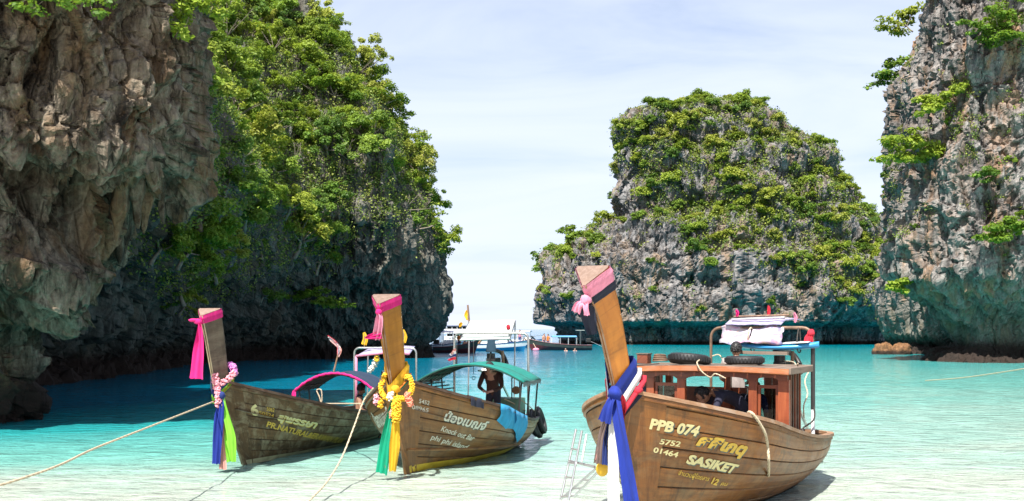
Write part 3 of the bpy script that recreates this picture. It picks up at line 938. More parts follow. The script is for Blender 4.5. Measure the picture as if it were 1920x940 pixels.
# ---- wooded cliff
def left_dens(P, n, px, py):
    lim = np.interp(px, [250, 330, 400, 480, 560, 640, 700, 760, 800, 850], [530, 560, 540, 515, 505, 480, 450, 425, 395, 370])
    nz_ = fbm(P / 3.0, 3, 15); nz2 = fbm(P / 1.5, 2, 18)
    top = sstep(30, -40, py - lim + 60 * nz_)
    bare = sstep(-0.25, -0.5, nz_) * (px > 560) * 0.55
    edge = (px > 770) * (py < 480) * (nz2 > 0.1) * 0.5
    return top * (1 - bare) * (0.3 + np.clip(n[:, 2] + 0.45, 0, 1)) + edge
def ok_left(P, n, px, py):
    return left_dens(P, n, px, py) * (P[:, 2] < 40) * (py > -120) * (px > 230)
def wood_zone(p):
    px, py = to_px(np.array([p])); px, py = px[0], py[0]
    if px > 700 - 90 * (py < 150): z = ('leafy green tree on the seaward edge of the dark wooded cliff', 'trees on the edge of the wooded cliff')
    elif py < 130: z = ('leafy green tree high on the dark wooded cliff near the top of the frame', 'trees high on the wooded cliff')
    elif py > 360: z = ('leafy green tree in the lowest fringe hanging over the dark shaded cliff', 'trees in the lowest fringe of the wooded cliff')
    elif px < 440: z = ('leafy green tree on the wooded cliff close beside the brown overhanging rock', 'trees beside the overhanging rock')
    else: z = ('leafy green tree in the middle of the dark wooded cliff face', 'trees on the middle of the wooded cliff')
    return z
P, N = scatter('wooded_cliff', 5000, ok_left, 31)
P, N = poisson(P, N, 1.0, 290)
rnd = random.Random(6)
for i in range(len(P)):
    s = rnd.uniform(0.9, 2.1)
    p = P[i] + N[i] * 0.15 - np.array([0, 0, 0.4 * s])
    pr_ = WOOD[rnd.randrange(8)] if rnd.random() < 0.85 else SPARSE[rnd.randrange(3)]
    tree(pr_, p, s, rnd.random() * 6.28, (N[i][1] * -0.45 + rnd.uniform(-.15, .15), N[i][0] * 0.45 + rnd.uniform(-.15, .15)), 'cliff_tree',
         *wood_zone(p), squash=rnd.uniform(0.75, 1.1))
scatter_leaves('wooded_cliff', 12000, 18, ok_left, 41, 0.13, 0.6, M_MASS, 'green scrub and creepers between the trees on the dark cliff')

# ---- right-hand cliff: scattered shrubs rooted in cracks
def right_dens(P, n, px, py):
    nz2 = fbm(P / 2.2, 3, 28)
    return sstep(0.12, 0.45, nz2) * (py < 480) * (0.3 + 0.7 * sstep(480, 200, py)) * (px < 2000) * (py > -60)
P, N = scatter('sea_cliff', 600, right_dens, 51)
P, N = poisson(P, N, 1.1, 64)
rnd = random.Random(8)
for i in range(len(P)):
    s = rnd.uniform(0.45, 1.0)
    p = P[i] - np.array([0, 0, 0.35 * s])
    pr_ = (BRIGHT + WOOD + SPARSE)[rnd.randrange(14)]
    tree(pr_, p, s, rnd.random() * 6.28, (N[i][1] * -0.5, N[i][0] * 0.5), 'shrub',
         'small green shrub rooted in a crack of the sheer right cliff', 'shrubs on the right cliff', 'shrub', squash=0.85)
scatter_leaves('sea_cliff', 1100, 16, right_dens, 61, 0.12, 0.38, M_MASS, 'sparse green creepers and tufts on the sheer right cliff')

# ---- single trees that stand out, with open branching crowns
def branch_tree(name, label, p0, tips, r0, leaf, n, mat, seed, clump=0.5, cat='tree'):
    """a tree given by its root and branch tips (world points); leaves gather along the outer branches"""
    root = empty(name, p0)
    p0 = Vector(p0); mb = MB(); rnd = random.Random(seed)
    cen = sum((Vector(t) for t in tips), Vector()) / len(tips)
    fork = p0.lerp(cen, 0.45)
    mb.tube([q - p0 for q in curve_pts([p0, p0.lerp(fork, 0.5) + Vector((0, 0, -0.06)), fork], 6)], [r0 * (1 - 0.06 * i) for i in range(7)], 7)
    cl = []
    for tpt in tips:
        tpt = Vector(tpt)
        mid = fork.lerp(tpt, 0.5) + Vector((rnd.uniform(-.12, .12), rnd.uniform(-.1, .1), rnd.uniform(-.02, .15)))
        pts = curve_pts([fork, mid, tpt], 8)
        mb.tube([q - p0 for q in pts], [r0 * 0.5 * (1 - 0.1 * i) for i in range(9)], 5)
        for f_ in (0.62, 0.82, 1.0):
            q = pts[int(f_ * 8)] - p0
            for _ in range(2):
                o_ = Vector((rnd.gauss(0, .3), rnd.gauss(0, .3), rnd.gauss(0.1, .14))) * clump
                mb.tube([q, q + o_], [r0 * .14, r0 * .06], 4)
                e_ = q + o_
                cl.append((e_.x, e_.y, e_.z, clump * rnd.uniform(0.35, 0.7)))
    mb.build('trunk', M_BARK, root, smooth=True)
    V, F, tint = leaf_cloud(n, seed, cl, leaf, flat=0.5, up=0.9)
    np_mesh('crown', V, F, mat, False, root, {'tint': tint})
    tag(root, label, cat)
    return root
def surf(cliff, px, py, r=7):
    """nearest point of a cliff seen at a photo pixel"""
    P = CLIFF[cliff][0].reshape(-1, 3); x, y = to_px(np.where(P[:, 1:2] > 1, P, 1e6))
    k = np.where((np.abs(x - px) < r) & (np.abs(y - py) < r))[0]
    return Vector(P[k[np.argmin(P[k, 1])]]) if len(k) else None
def tips_px(lst, Y): return [at(px, py, Y + dy) for px, py, dy in lst]
def face_tree(cliff, label, root_px, tips, r0, leaf, n, mat, seed, clump, cat='tree', out=1.3):
    p = surf(cliff, *root_px) or at(*root_px, 90)
    return branch_tree('overhanging_tree', label, p, [at(px, py, p.y - out * (.6 + .4 * ((k * 7) % 5) / 4)) for k, (px, py, _) in enumerate(tips)], r0, leaf, n, mat, seed, clump, cat)
face_tree('wooded_cliff', 'green tree leaning out over the water low on the dark cliff, below the scrub', (560, 575), [(600, 545, -4), (640, 560, -4.5), (655, 575, -5), (580, 550, -3.5), (615, 575, -4), (560, 545, -3), (530, 555, -3)], 0.09, 0.2, 1950, M_LEAF_BRIGHT, 71, 0.75)
branch_tree('overhanging_tree', 'tree hanging out from the very top of the right cliff edge', at(1712, 60, 96), tips_px([(1650, 55, 0), (1665, 40, -1), (1690, 30, 1), (1675, 65, 0), (1710, 20, 1), (1725, 10, 0)], 96), 0.08, 0.26, 1300, M_LEAF, 72, 1.0)
branch_tree('overhanging_tree', 'drooping tree on the right cliff edge, second from the top', at(1706, 130, 96), tips_px([(1635, 160, 0), (1650, 140, -1), (1668, 120, 1), (1690, 110, 0), (1660, 155, 0)], 96), 0.07, 0.26, 1100, M_LEAF, 73, 0.9)
face_tree('sea_cliff', 'yellow-green spreading tree on the right cliff edge with bare grey branches', (1735, 325), [(1655, 265, 0), (1650, 300, 0), (1690, 260, -1), (1725, 255, -2), (1765, 275, -2.5), (1770, 290, -2), (1700, 300, -1), (1740, 290, -3)], 0.09, 0.25, 2600, M_LEAF_BRIGHT, 74, 1.0)
face_tree('sea_cliff', 'bright green shrub at the foot of the right cliff above the boulders', (1700, 548), [(1668, 540, -1), (1680, 530, -1.5), (1700, 530, -2), (1690, 545, -2)], 0.05, 0.22, 780, M_LEAF_BRIGHT, 75, 0.7, 'shrub')
face_tree('sea_cliff', 'thick yellow-green bush on the face of the right cliff near the frame edge', (1895, 440), [(1840, 450, -2), (1860, 425, -2.5), (1890, 415, -2.5), (1915, 430, -2), (1875, 450, -2.5), (1930, 420, -2)], 0.07, 0.2, 2340, M_LEAF_BRIGHT, 76, 0.8, 'bush')
face_tree('sea_cliff', 'big yellow-green bush high on the right cliff near the frame corner', (1880, 70), [(1810, 45, -2), (1840, 60, -2.5), (1865, 20, -2), (1890, 40, -2.5), (1910, 75, -2.5), (1860, 85, -2.5), (1920, 10, -2)], 0.08, 0.2, 2860, M_LEAF_BRIGHT, 77, 0.9, 'bush')
face_tree('sea_cliff', 'light green shrub on the right cliff below the overhanging trees, left of centre', (1850, 330), [(1835, 330, 0), (1850, 318, 0), (1868, 325, 0), (1848, 342, 0)], 0.05, 0.18, 800, M_LEAF, 91, 0.6, 'shrub')
face_tree('sea_cliff', 'yellow-green bush midway up the right cliff face', (1780, 190), [(1735, 190, -2), (1750, 205, -2), (1775, 180, -2), (1800, 165, -2), (1725, 215, -1)], 0.07, 0.22, 1950, M_LEAF_BRIGHT, 78, 0.8, 'bush')
branch_tree('overhanging_tree', 'feathery tree on the skyline of the wooded cliff, high up', at(735, 200, 90), tips_px([(760, 195, 0), (770, 215, 0), (745, 185, 0), (765, 235, 0)], 90), 0.05, 0.17, 700, M_LEAF, 79, 0.6)
branch_tree('overhanging_tree', 'feathery tree on the skyline of the wooded cliff, leaning over the sea', at(775, 300, 90), tips_px([(795, 255, 0), (805, 285, 0), (790, 270, 0), (800, 320, 0), (785, 245, 0)], 90), 0.05, 0.17, 700, M_LEAF, 80, 0.6)
branch_tree('overhanging_tree', 'lowest feathery tree on the outer edge of the wooded cliff', at(800, 420, 89), tips_px([(825, 400, 0), (838, 450, 0), (830, 470, 0), (820, 430, 0), (815, 385, 0)], 89), 0.05, 0.17, 800, M_LEAF, 81, 0.6)
branch_tree('overhanging_tree', 'small airy tree at the top of the wooded cliff skyline', at(620, 50, 94), tips_px([(640, 30, 0), (610, 20, 0), (650, 45, 0), (590, 15, 0)], 94), 0.05, 0.18, 600, M_LEAF, 82, 0.6)
branch_tree('overhanging_tree', 'dark round tree on the island shoulder, lower of two', at(1025, 500, 176), tips_px([(1005, 480, 0), (1015, 495, 0), (1030, 470, 0), (1000, 505, -1), (1040, 490, -1)], 176), 0.1, 0.42, 900, M_LEAF, 83, 1.3)
branch_tree('overhanging_tree', 'dark round tree on the island shoulder, upper of two', at(1065, 455, 176), tips_px([(1055, 430, 0), (1072, 425, 0), (1085, 440, -1), (1062, 448, -1)], 176), 0.1, 0.42, 900, M_LEAF, 84, 1.3)
# leafless grey trees between the green ones
rnd = random.Random(12)
Pb, Nb = scatter('wooded_cliff', 400, lambda P, n, px, py: ok_left(P, n, px, py) * (py > 60) * (py < 470), 77)
Pb, Nb = poisson(Pb, Nb, 2.6, 14)
for i in range(len(Pb)):
    p = Vector(Pb[i]); nn_ = Vector(Nb[i]); s = rnd.uniform(1.2, 2.2)
    tips = [p + nn_ * s * rnd.uniform(.7, 1.2) + Vector((rnd.uniform(-1, 1), rnd.uniform(-.3, .3), rnd.uniform(.1, .9))) * s for _ in range(6)]
    r_ = empty('bare_tree', p); mb = MB(); fork = (nn_ * .5 + Vector((0, 0, .4))) * s * .6
    mb.tube(curve_pts([(0, 0, 0), fork * .5 + Vector((.05, 0, -.03)), fork], 5), [.055, .05, .048, .045, .04, .036], 6)
    mb.build('trunk', M_BARK, r_, smooth=True)
    mb = MB()
    for t_ in tips:
        q = curve_pts([fork, fork.lerp(t_ - p, .5) + Vector((rnd.uniform(-.15, .15), 0, rnd.uniform(-.1, .2))), t_ - p], 7)
        mb.tube(q, [.032 * (1 - .1 * k) for k in range(8)], 5)
        for k in (3, 5, 6): mb.tube([q[k], q[k] + Vector((rnd.uniform(-.3, .3), rnd.uniform(-.2, .2), rnd.uniform(0, .35)))], [.014, .006], 4)
    mb.build('branches', M_BARK, r_, smooth=True)
    tag(r_, 'leafless grey-branched tree among the green ones on the dark cliff', 'tree', 'bare trees on the wooded cliff')
# foliage hanging into the frame over the near rock
branch_tree('overhanging_tree', 'bright leafy branch hanging over the top of the brown overhanging rock', at(160, -80, 24.2), tips_px([(40, 5, -1.2), (85, -8, -1.2), (130, 8, -1.4), (175, 25, -1.5), (200, 5, -1.2), (60, 20, -1.3), (110, 0, -1.2)], 24), 0.05, 0.11, 900, M_LEAF_BRIGHT, 85, 0.36)
branch_tree('overhanging_tree', 'green leafy branch by the right top edge of the brown overhanging rock', at(350, -60, 27), tips_px([(335, 25, -1.4), (360, 10, -1.2), (345, 55, -1.5), (395, 5, -1), (425, 20, -1), (450, 0, -1), (330, 70, -1.5), (410, 30, -1)], 27), 0.05, 0.12, 1300, M_LEAF_BRIGHT, 86, 0.42)
# ================================================================ boats: materials
M_PLANK3 = m_wood('varnished_planks', (0.17, 0.056, 0.009), (0.33, 0.122, 0.021), (0.022, 0.012, 0.006), 0.85, (0.30, 0.22, 0.11), 0.22, 0.45, 0.05)
M_PLANK2 = m_wood('brown_planks', (0.145, 0.056, 0.011), (0.27, 0.115, 0.026), (0.022, 0.012, 0.007), 0.85, (0.27, 0.20, 0.11), 0.24, 0.45, 0.05)
M_PLANK1 = m_wood('weathered_planks', (0.085, 0.042, 0.017), (0.16, 0.085, 0.036), (0.010, 0.007, 0.004), 0.85, (0.34, 0.28, 0.185), 0.58, 0.75)
M_PROW3 = m_wood('orange_prow_wood', (0.36, 0.115, 0.012), (0.52, 0.19, 0.022), (0.07, 0.026, 0.01), 0.55, None, 0, 0.45, 0.1, (0.8, 9, 9))
M_PROW2 = m_wood('amber_prow_wood', (0.30, 0.12, 0.011), (0.44, 0.185, 0.02), (0.06, 0.026, 0.01), 0.5, None, 0, 0.45, 0.1, (0.8, 9, 9))
M_PROW1 = m_wood('grey_prow_wood', (0.075, 0.052, 0.034), (0.13, 0.095, 0.065), (0.03, 0.022, 0.016), 0.5, (0.3, 0.25, 0.18), 0.3, 0.75)
M_ENDGRAIN = m_wood('end_grain', (0.18, 0.115, 0.085), (0.29, 0.205, 0.165), (0.2, 0.11, 0.07), 0.4, None, 0, 0.8, 0, (7, 7, 7))
M_RAIL3 = m_wood('worn_rail_wood', (0.25, 0.125, 0.06), (0.36, 0.21, 0.12), (0.05, 0.03, 0.02), 0.5, (0.42, 0.33, 0.26), 0.5, 0.6)
M_RAIL2 = m_wood('dark_rail_wood', (0.07, 0.035, 0.022), (0.12, 0.065, 0.04), (0.02, 0.012, 0.008), 0.5, (0.25, 0.19, 0.14), 0.2, 0.55)
M_CABIN = m_wood('red_cabin_wood', (0.20, 0.042, 0.016), (0.30, 0.08, 0.028), (0.06, 0.02, 0.012), 0.35, None, 0, 0.4, 0.25)
M_CABIN_O = m_wood('orange_fascia_wood', (0.30, 0.085, 0.025), (0.42, 0.15, 0.05), (0.08, 0.028, 0.012), 0.45, (0.42, 0.26, 0.2), 0.25, 0.45, 0.1)
M_GREYWOOD = m_wood('grey_deck_wood', (0.12, 0.085, 0.065), (0.20, 0.15, 0.115), (0.06, 0.045, 0.035), 0.4, None, 0, 0.8)
M_SHELL = m_plain('caulked_seams', (0.03, 0.02, 0.014), 0.9, 0.3)
M_INNER = m_plain('boat_inside', (0.16, 0.12, 0.08), 0.8, 0.3)
M_YELLOW_PAINT = m_plain('yellow_paint', (0.62, 0.42, 0.03), 0.5, 0.3, 5)
M_CREAM_PAINT = m_plain('cream_paint', (0.52, 0.46, 0.28), 0.6, 0.35, 5)
M_GREENISH = m_wood('bottom_paint', (0.16, 0.20, 0.12), (0.25, 0.28, 0.18), (0.05, 0.04, 0.025), 0.6, (0.36, 0.38, 0.28), 0.5, 0.6)
def m_letter(name, col, wear=(0.10, 0.05, 0.02), amt=0.5):
    """old sign paint, chipped down to the wood in places"""
    m, t = newmat(name)
    g = t.n('TexCoord').outputs['Object']
    n1 = t.noise(g, 9, 7, 0.7); n2 = t.noise(g, 38, 5, 0.7)
    c = t.mix(t.rng(n1, 0.35, 0.65), tuple(x * .72 for x in col), col)
    c = t.mix(t.rng(t.math('ADD', t.math('MULTIPLY', n1, .6), t.math('MULTIPLY', n2, .4)), 0.55, 0.63, 0, amt), c, wear)
    t.bsdf(c, 0.6)
    return m
M_LETTER_C = m_letter('cream_letters', (0.74, 0.64, 0.32))
M_LETTER_Y = m_letter('golden_letters', (0.68, 0.43, 0.06), amt=.3)
M_LETTER_W = m_letter('white_letters', (0.70, 0.67, 0.56))
M_LETTER_S = m_letter('letter_shadow', (0.10, 0.13, 0.12))
M_STEEL = m_plain('steel_pipe', (0.52, 0.50, 0.48), 0.3, 0.3, 9, 0.05, 0.85)
M_ALU = m_plain('aluminium', (0.62, 0.62, 0.63), 0.35, 0.2, 9, 0.05, 0.8)
M_BLACKPIPE = m_plain('black_wrapped_pipe', (0.025, 0.023, 0.022), 0.5, 0.3)
M_RUST = m_plain('rusty_pipe', (0.21, 0.13, 0.085), 0.6, 0.5, 9, 0.2, 0.3)
M_IRON = m_plain('engine_iron', (0.05, 0.048, 0.045), 0.45, 0.4, 12, 0.2, 0.6)
M_RUBBER = m_plain('tyre_rubber', (0.018, 0.018, 0.019), 0.55, 0.3, 8, 0.2)
M_ROPE = m_plain('rope_fibre', (0.52, 0.43, 0.30), 0.9, 0.3, 30, 0.5)
M_DARKROPE = m_plain('dark_rope', (0.05, 0.045, 0.04), 0.9, 0.3, 30, 0.5)
M_TEAL = m_cloth('teal_canvas', (0.008, 0.22, 0.18), trans=0.2)
M_DKGREEN = m_cloth('dark_green_canvas', (0.01, 0.06, 0.045), trans=0.05)
M_GREYCANVAS = m_cloth('grey_canvas', (0.28, 0.31, 0.30), trans=0.3)
M_BLUETARP = m_cloth('blue_tarpaulin', (0.008, 0.025, 0.06), trans=0.03)
M_WHITETARP = m_cloth('white_tarpaulin', (0.56, 0.63, 0.59), trans=0.15)
M_PINK = m_cloth('hot_pink_cloth', (0.78, 0.022, 0.24), trans=0.3)
M_LPINK = m_cloth('light_pink_cloth', (0.80, 0.30, 0.44), trans=0.25)
M_BLACKCLOTH = m_cloth('navy_black_cloth', (0.012, 0.016, 0.035), trans=0.05)
M_BLUE = m_cloth('royal_blue_cloth', (0.006, 0.025, 0.25), trans=0.1)
M_NAVY = m_cloth('navy_cloth', (0.012, 0.03, 0.16), trans=0.1)
M_WHITE = m_cloth('white_cloth', (0.80, 0.79, 0.78), trans=0.3)
M_RED = m_cloth('red_cloth', (0.60, 0.025, 0.05), trans=0.2)
M_LIME = m_cloth('lime_cloth', (0.30, 0.72, 0.06), trans=0.35)
M_GREEN = m_cloth('emerald_cloth', (0.0, 0.36, 0.20), trans=0.25)
M_YELLOW = m_cloth('yellow_cloth', (0.85, 0.50, 0.025), trans=0.3)
M_ORANGE = m_cloth('orange_cloth', (0.80, 0.24, 0.03), trans=0.3)
M_PALEPINK = m_cloth('salmon_cloth', (0.80, 0.38, 0.33), trans=0.35)
M_PRINT = m_cloth('brown_print_cloth', (0.16, 0.11, 0.10), trans=0.1)
M_TOWEL = m_cloth('bright_blue_towel', (0.03, 0.36, 0.66), trans=0.2)
M_LILAC = m_cloth('lilac_canvas', (0.46, 0.42, 0.62), trans=0.2)
M_FL_YELLOW = m_plain('marigold_petals', (0.86, 0.50, 0.02), 0.7, 0.35, 30)
M_FL_PINK = m_plain('pink_petals', (0.80, 0.32, 0.38), 0.7, 0.4, 30)
M_FL_MAG = m_plain('mauve_petals', (0.66, 0.22, 0.56), 0.7, 0.4, 30)
M_FL_WHITE = m_plain('white_petals', (0.78, 0.74, 0.66), 0.7, 0.3, 30)
M_FL_CORAL = m_plain('coral_petals', (0.82, 0.26, 0.16), 0.7, 0.3, 30)
M_SKIN = m_plain('tanned_skin', (0.30, 0.16, 0.10), 0.55, 0.15, 10)
M_SKIN_L = m_plain('sunburnt_skin', (0.52, 0.28, 0.20), 0.55, 0.15, 10)
M_HAIR = m_plain('black_hair', (0.012, 0.011, 0.011), 0.5, 0.3, 40, 0.4, bscale=90)
M_GLASSDARK = None
def m_glass(name, col, alpha_mix):
    m, t = newmat(name)
    g = t.n('BsdfGlossy'); g.inputs['Roughness'].default_value = 0.03
    tr = t.n('BsdfTransparent'); t.set(tr.inputs['Color'], (*col, 1))
    fr = t.n('Fresnel'); fr.inputs['IOR'].default_value = 1.5
    ms = t.n('MixShader'); t.link(fr.outputs[0], ms.inputs[0]); t.link(tr.outputs[0], ms.inputs[1]); t.link(g.outputs[0], ms.inputs[2])
    t.link(ms.outputs[0], t.out.inputs[0])
    return m
M_GLASS = m_glass('tinted_glass', (0.45, 0.50, 0.48), 0.5)
M_WHITEPAINT = m_plain('white_gelcoat', (0.78, 0.78, 0.78), 0.3, 0.1)
M_BLUEPAINT = m_plain('blue_gelcoat', (0.03, 0.25, 0.50), 0.3, 0.1)
M_DKHULL = m_plain('dark_green_hull', (0.035, 0.05, 0.045), 0.5, 0.4, 3)
M_DKRED = m_plain('maroon_hull', (0.11, 0.025, 0.03), 0.5, 0.3, 3)
M_TYELLOW = m_plain('yellow_buoy', (0.75, 0.42, 0.02), 0.5, 0.2)

# ================================================================ boat builder (local x runs aft from the stem, +y to the picture's left, z up)
class Boat:
    def __init__(s, name, label, x0, y0, th, L, B, tm, q, bs, z0, z1, pw, rake, zb=-0.3, m0=0.95, m1=2.3):
        s.__dict__.update(locals())
        s.root = empty(name, (x0, y0, 0), th)
        tag(s.root, label, 'boat', 'longtail boats moored at the beach')
    def place(s, o):
        o.location = (s.x0, s.y0, 0); o.rotation_euler = (0, 0, s.th); return o
    def world(s, p):
        c, n = math.cos(s.th), math.sin(s.th)
        return Vector((s.x0 + p[0] * c - p[1] * n, s.y0 + p[0] * n + p[1] * c, p[2]))
    def b(s, x):
        t = min(max(x / s.L, 0), 1)
        if t < s.tm: v = .085 + (s.B - .085) * (1 - (1 - t / s.tm) ** s.q)
        else: v = s.B - (s.B - s.bs) * ((t - s.tm) / (1 - s.tm)) ** 2
        if t > .92: v *= math.sqrt(max(0, 1 - 0.55 * ((t - .92) / .08) ** 2.5))
        return v
    def zs(s, x):
        t = min(max(x / s.L, 0), 1)
        return s.z1 + (s.z0 - s.z1) * (1 - t) ** s.pw
    def zk(s, x):
        t = min(max(x / s.L, 0), 1)
        return s.zb + 0.28 * max(0, (t - .75) / .25) ** 2 * 1.2
    def S(s, x, side, v, off=0.0):
        """hull surface; v: 0 gunwale, 1 keel"""
        def raw(x, v):
            t = min(max(x / s.L, 0), 1)
            m = s.m0 + (s.m1 - s.m0) * min(1, t / .55)
            y = s.b(x) * max(0.0, 1 - v ** m)
            if v >= 1: y = 0
            y = max(y, 0.035 * (1 - t))
            xx = x + s.rake * v * (1 - t) ** 3
            z = s.zs(x) + (s.zk(x) - s.zs(x)) * v
            return Vector((xx, y, z))
        p = raw(x, v)
        if off:
            du = raw(min(x + .05, s.L), v) - raw(max(x - .05, 0), v); dv = raw(x, min(v + .02, 1)) - raw(x, max(v - .02, 0))
            n = dv.cross(du)
            if n.length > 1e-9:
                n.normalize()
                if n.y < 0: n = -n
                p = p + n * off
        return Vector((p.x, p.y * side, p.z))
    def hull(s, m_plank, nst, m_rail, m_inner, v_end=0.93, mats_low=None):
        L = s.L
        xs = [L * (i / 30) ** 1.25 for i in range(31)]
        mb = MB(); vv = [0, .15, .3, .45, .6, .75, .88, 1.0]
        for side in (1, -1):
            rows = [[s.S(x, side, v, -0.004) for x in xs] for v in vv]
            if side < 0: rows = rows[::-1]
            mb.grid(rows)
        # transom
        rows = [[s.S(L, 1, v), s.S(L, 1, v) * 0.5 + s.S(L, -1, v) * 0.5, s.S(L, -1, v)] for v in vv]
        mb.grid(rows)
        hull = mb.build('hull', M_SHELL, s.root, smooth=True)
        s.hull_o = hull
        for side in (1, -1):
            for k in range(nst):
                a = 0.035 + (v_end - 0.035) * k / nst; c = 0.035 + (v_end - 0.035) * (k + 1) / nst
                g = 0.0028
                rows, uvs = [], []
                prof = [(a + g, -0.002), (a + g + .004, .011), ((a + c) / 2, .014), (c - g - .004, .011), (c - g, -0.002)]
                for v, off in prof:
                    rows.append([s.S(x, side, v, off) for x in xs]); uvs.append([(x, v * 1.6 + k * 3.1 + (9 if side > 0 else 0)) for x in xs])
                if side < 0: rows = rows[::-1]; uvs = uvs[::-1]
                pb = MB().grid(rows, uvs)
                mt = m_plank if not mats_low or k < nst - mats_low[1] else mats_low[0]
                pb.build('plank', mt, hull, smooth=False)
            # inside skin
            rows = [[s.S(x, side, v) * 1.0 - Vector((0, side * 0.035, 0)) for x in xs[1:]] for v in (0, .2, .4, .6)]
            if side > 0: rows = rows[::-1]
            MB().grid(rows).build('inner_lining', m_inner, s.root, smooth=True)
            # gunwale cap and rubbing strake
            mb = MB(); prof = [(-0.05, .0), (-0.05, .045), (.055, .045), (.055, -.0)]
            rows, uvs = [], []
            for j, (dy, dz) in enumerate(prof + prof[:1]):
                rows.append([s.S(x, side, 0) + Vector((0, side * dy, dz)) for x in xs]); uvs.append([(x, j * .1) for x in xs])
            if side > 0: rows = rows[::-1]; uvs = uvs[::-1]
            mb.grid(rows, uvs)
            mb.build('gunwale', m_rail, s.root)
            mb = MB(); rows, uvs = [], []
            prof = [(.0, .0), (.032, -.004), (.036, -.05), (.0, -.06)]
            for j, (dy, dz) in enumerate(prof):
                rows.append([s.S(x, side, 0) + Vector((0, side * dy, dz)) for x in xs]); uvs.append([(x, 5 + j * .1) for x in xs])
            if side > 0: rows = rows[::-1]; uvs = uvs[::-1]
            mb.grid(rows, uvs)
            mb.build('rubbing_strake', m_plank, s.root)
        # stern cap
        mb = MB(); rows = []
        ys = np.linspace(1, -1, 9)
        zt = s.zs(L); bl = s.b(L)
        for dx, dz in ((-.1, 0), (-.1, .046), (.05, .046), (.05, -.06), (-.1, -.06)): rows.append([(L + dx + .06 * (1 - y * y), y * (bl + .05), zt + dz) for y in ys])
        mb.grid(rows[::-1]); mb.build('stern_cap', m_rail, s.root)
        # deck boards
        xs2 = np.linspace(0.35, L - .05, 24)
        nb = 7
        for j in range(nb):
            mb = MB(); rows = []
            for e_ in (j / nb + .006, (j + 1) / nb - .006):
                row = []
                for x in xs2:
                    zd = max(s.zs(x) - 0.38, 0.22 if x < L - 1.2 else s.zs(x) - .25); v = (s.zs(x) - zd) / (s.zs(x) - s.zk(x))
                    wd = abs(s.S(x, 1, v).y) - .02
                    row.append((x, wd * (2 * e_ - 1), zd))
                rows.append(row)
            mb.grid(rows[::-1]); mb.build('deck_board', M_GREYWOOD, s.root)
    def stem(s, mat):
        """stem timber down the bow"""
        mb = MB(); rows = []
        for k in range(15):
            v = -0.05 + 1.05 * k / 14
            p = s.S(0, 1, max(v, 0)); z = s.z0 + (s.zb - s.z0) * v; x = s.rake * v
            w = 0.10; wb = 0.21 - .05 * v
            rows.append([(x + .30, wb, z), (x + .015, .05, z), (x - .05, .018, z), (x - .05, -.018, z), (x + .015, -.05, z), (x + .30, -wb, z)])
        # follow the hull: side pieces lie just proud of the planks
        rows = []
        for k in range(15):
            v = max(0.0, -0.02 + 1.0 * k / 14)
            row = []
            for x, side in ((.33, 1), (.15, 1), (.0, 1)): row.append(s.S(x, side, v, .02))
            c = s.S(0, 1, v); row.append(Vector((c.x - .06, .02, c.z))); row.append(Vector((c.x - .06, -.02, c.z)))
            for x, side in ((.0, -1), (.15, -1), (.33, -1)): row.append(s.S(x, side, v, .02))
            rows.append(row)
        uvs = [[(k * .12, j * .12) for j in range(8)] for k in range(15)]
        mb.grid(rows, uvs)
        mb.build('stem', mat, s.root)
    def prow(s, ctrl, widths, mat, mat_end):
        """tall tapering prow, three-sided with its edge forward; ctrl = [(x,z)] along its axis"""
        s.pc = curve_pts([(x, 0, z) for x, z in ctrl], 20)
        s.pw_ = [np.interp(i / 20, np.linspace(0, 1, len(widths)), widths) for i in range(21)]
        rows = [s.prow_ring(i / 20, 0) for i in range(21)]
        acc = [i * .1 for i in range(21)]
        uvs = [[(acc[i], j * .13) for j in range(len(rows[0]))] for i in range(21)]
        mb = MB(); mb.grid([r + r[:1] for r in rows], [u + [(u[0][0], len(u) * .13)] for u in uvs])
        pr = mb.build('prow', mat, s.root)
        top = rows[-1]
        MB().add(top, [tuple(range(len(top)))], [(p.x * 3 + p.z, p.y * 3) for p in top])
        e_ = MB(); e_.add([p + (s.pc[-1] - s.pc[-2]).normalized() * .004 for p in top], [tuple(range(len(top)))], [(p.y * 1.5, p.x * 1.5) for p in top])
        e_.build('end_grain', mat_end, pr)
        # bright edge strips
        for sg in (1, -1):
            mb = MB()
            mb.tube([s.prow_ring(i / 20, .006)[2 if sg > 0 else 3] for i in range(21)], .011, 5)
            mb.build('edge_strip', M_RAIL3 if mat is not M_PROW1 else M_CREAM_PAINT, pr)
        return pr
    def prow_frame(s, u):
        i = min(max(u * 20, 0), 20); k = min(int(i), 19); f_ = i - k
        p = s.pc[k].lerp(s.pc[k + 1], f_); d = (s.pc[k + 1] - s.pc[k]).normalized()
        w = s.pw_[k] * (1 - f_) + s.pw_[k + 1] * f_
        fwd = Vector((-d.z, 0, d.x)).normalized()
        if fwd.x > 0: fwd = -fwd
        return p, d, fwd, w
    def prow_ring(s, u, off):
        p, d, fwd, w = s.prow_frame(u)
        y = Vector((0, 1, 0)); h = w / 2
        pts = [(-.42 * w, h), (-.30 * w, h * 1.02), (.46 * w, .05 * w), (.46 * w, -.05 * w), (-.30 * w, -h * 1.02), (-.42 * w, -h)]
        out = []
        for a, c in pts:
            v = fwd * a + y * c
            out.append(p + v + v.normalized() * off)
        return out
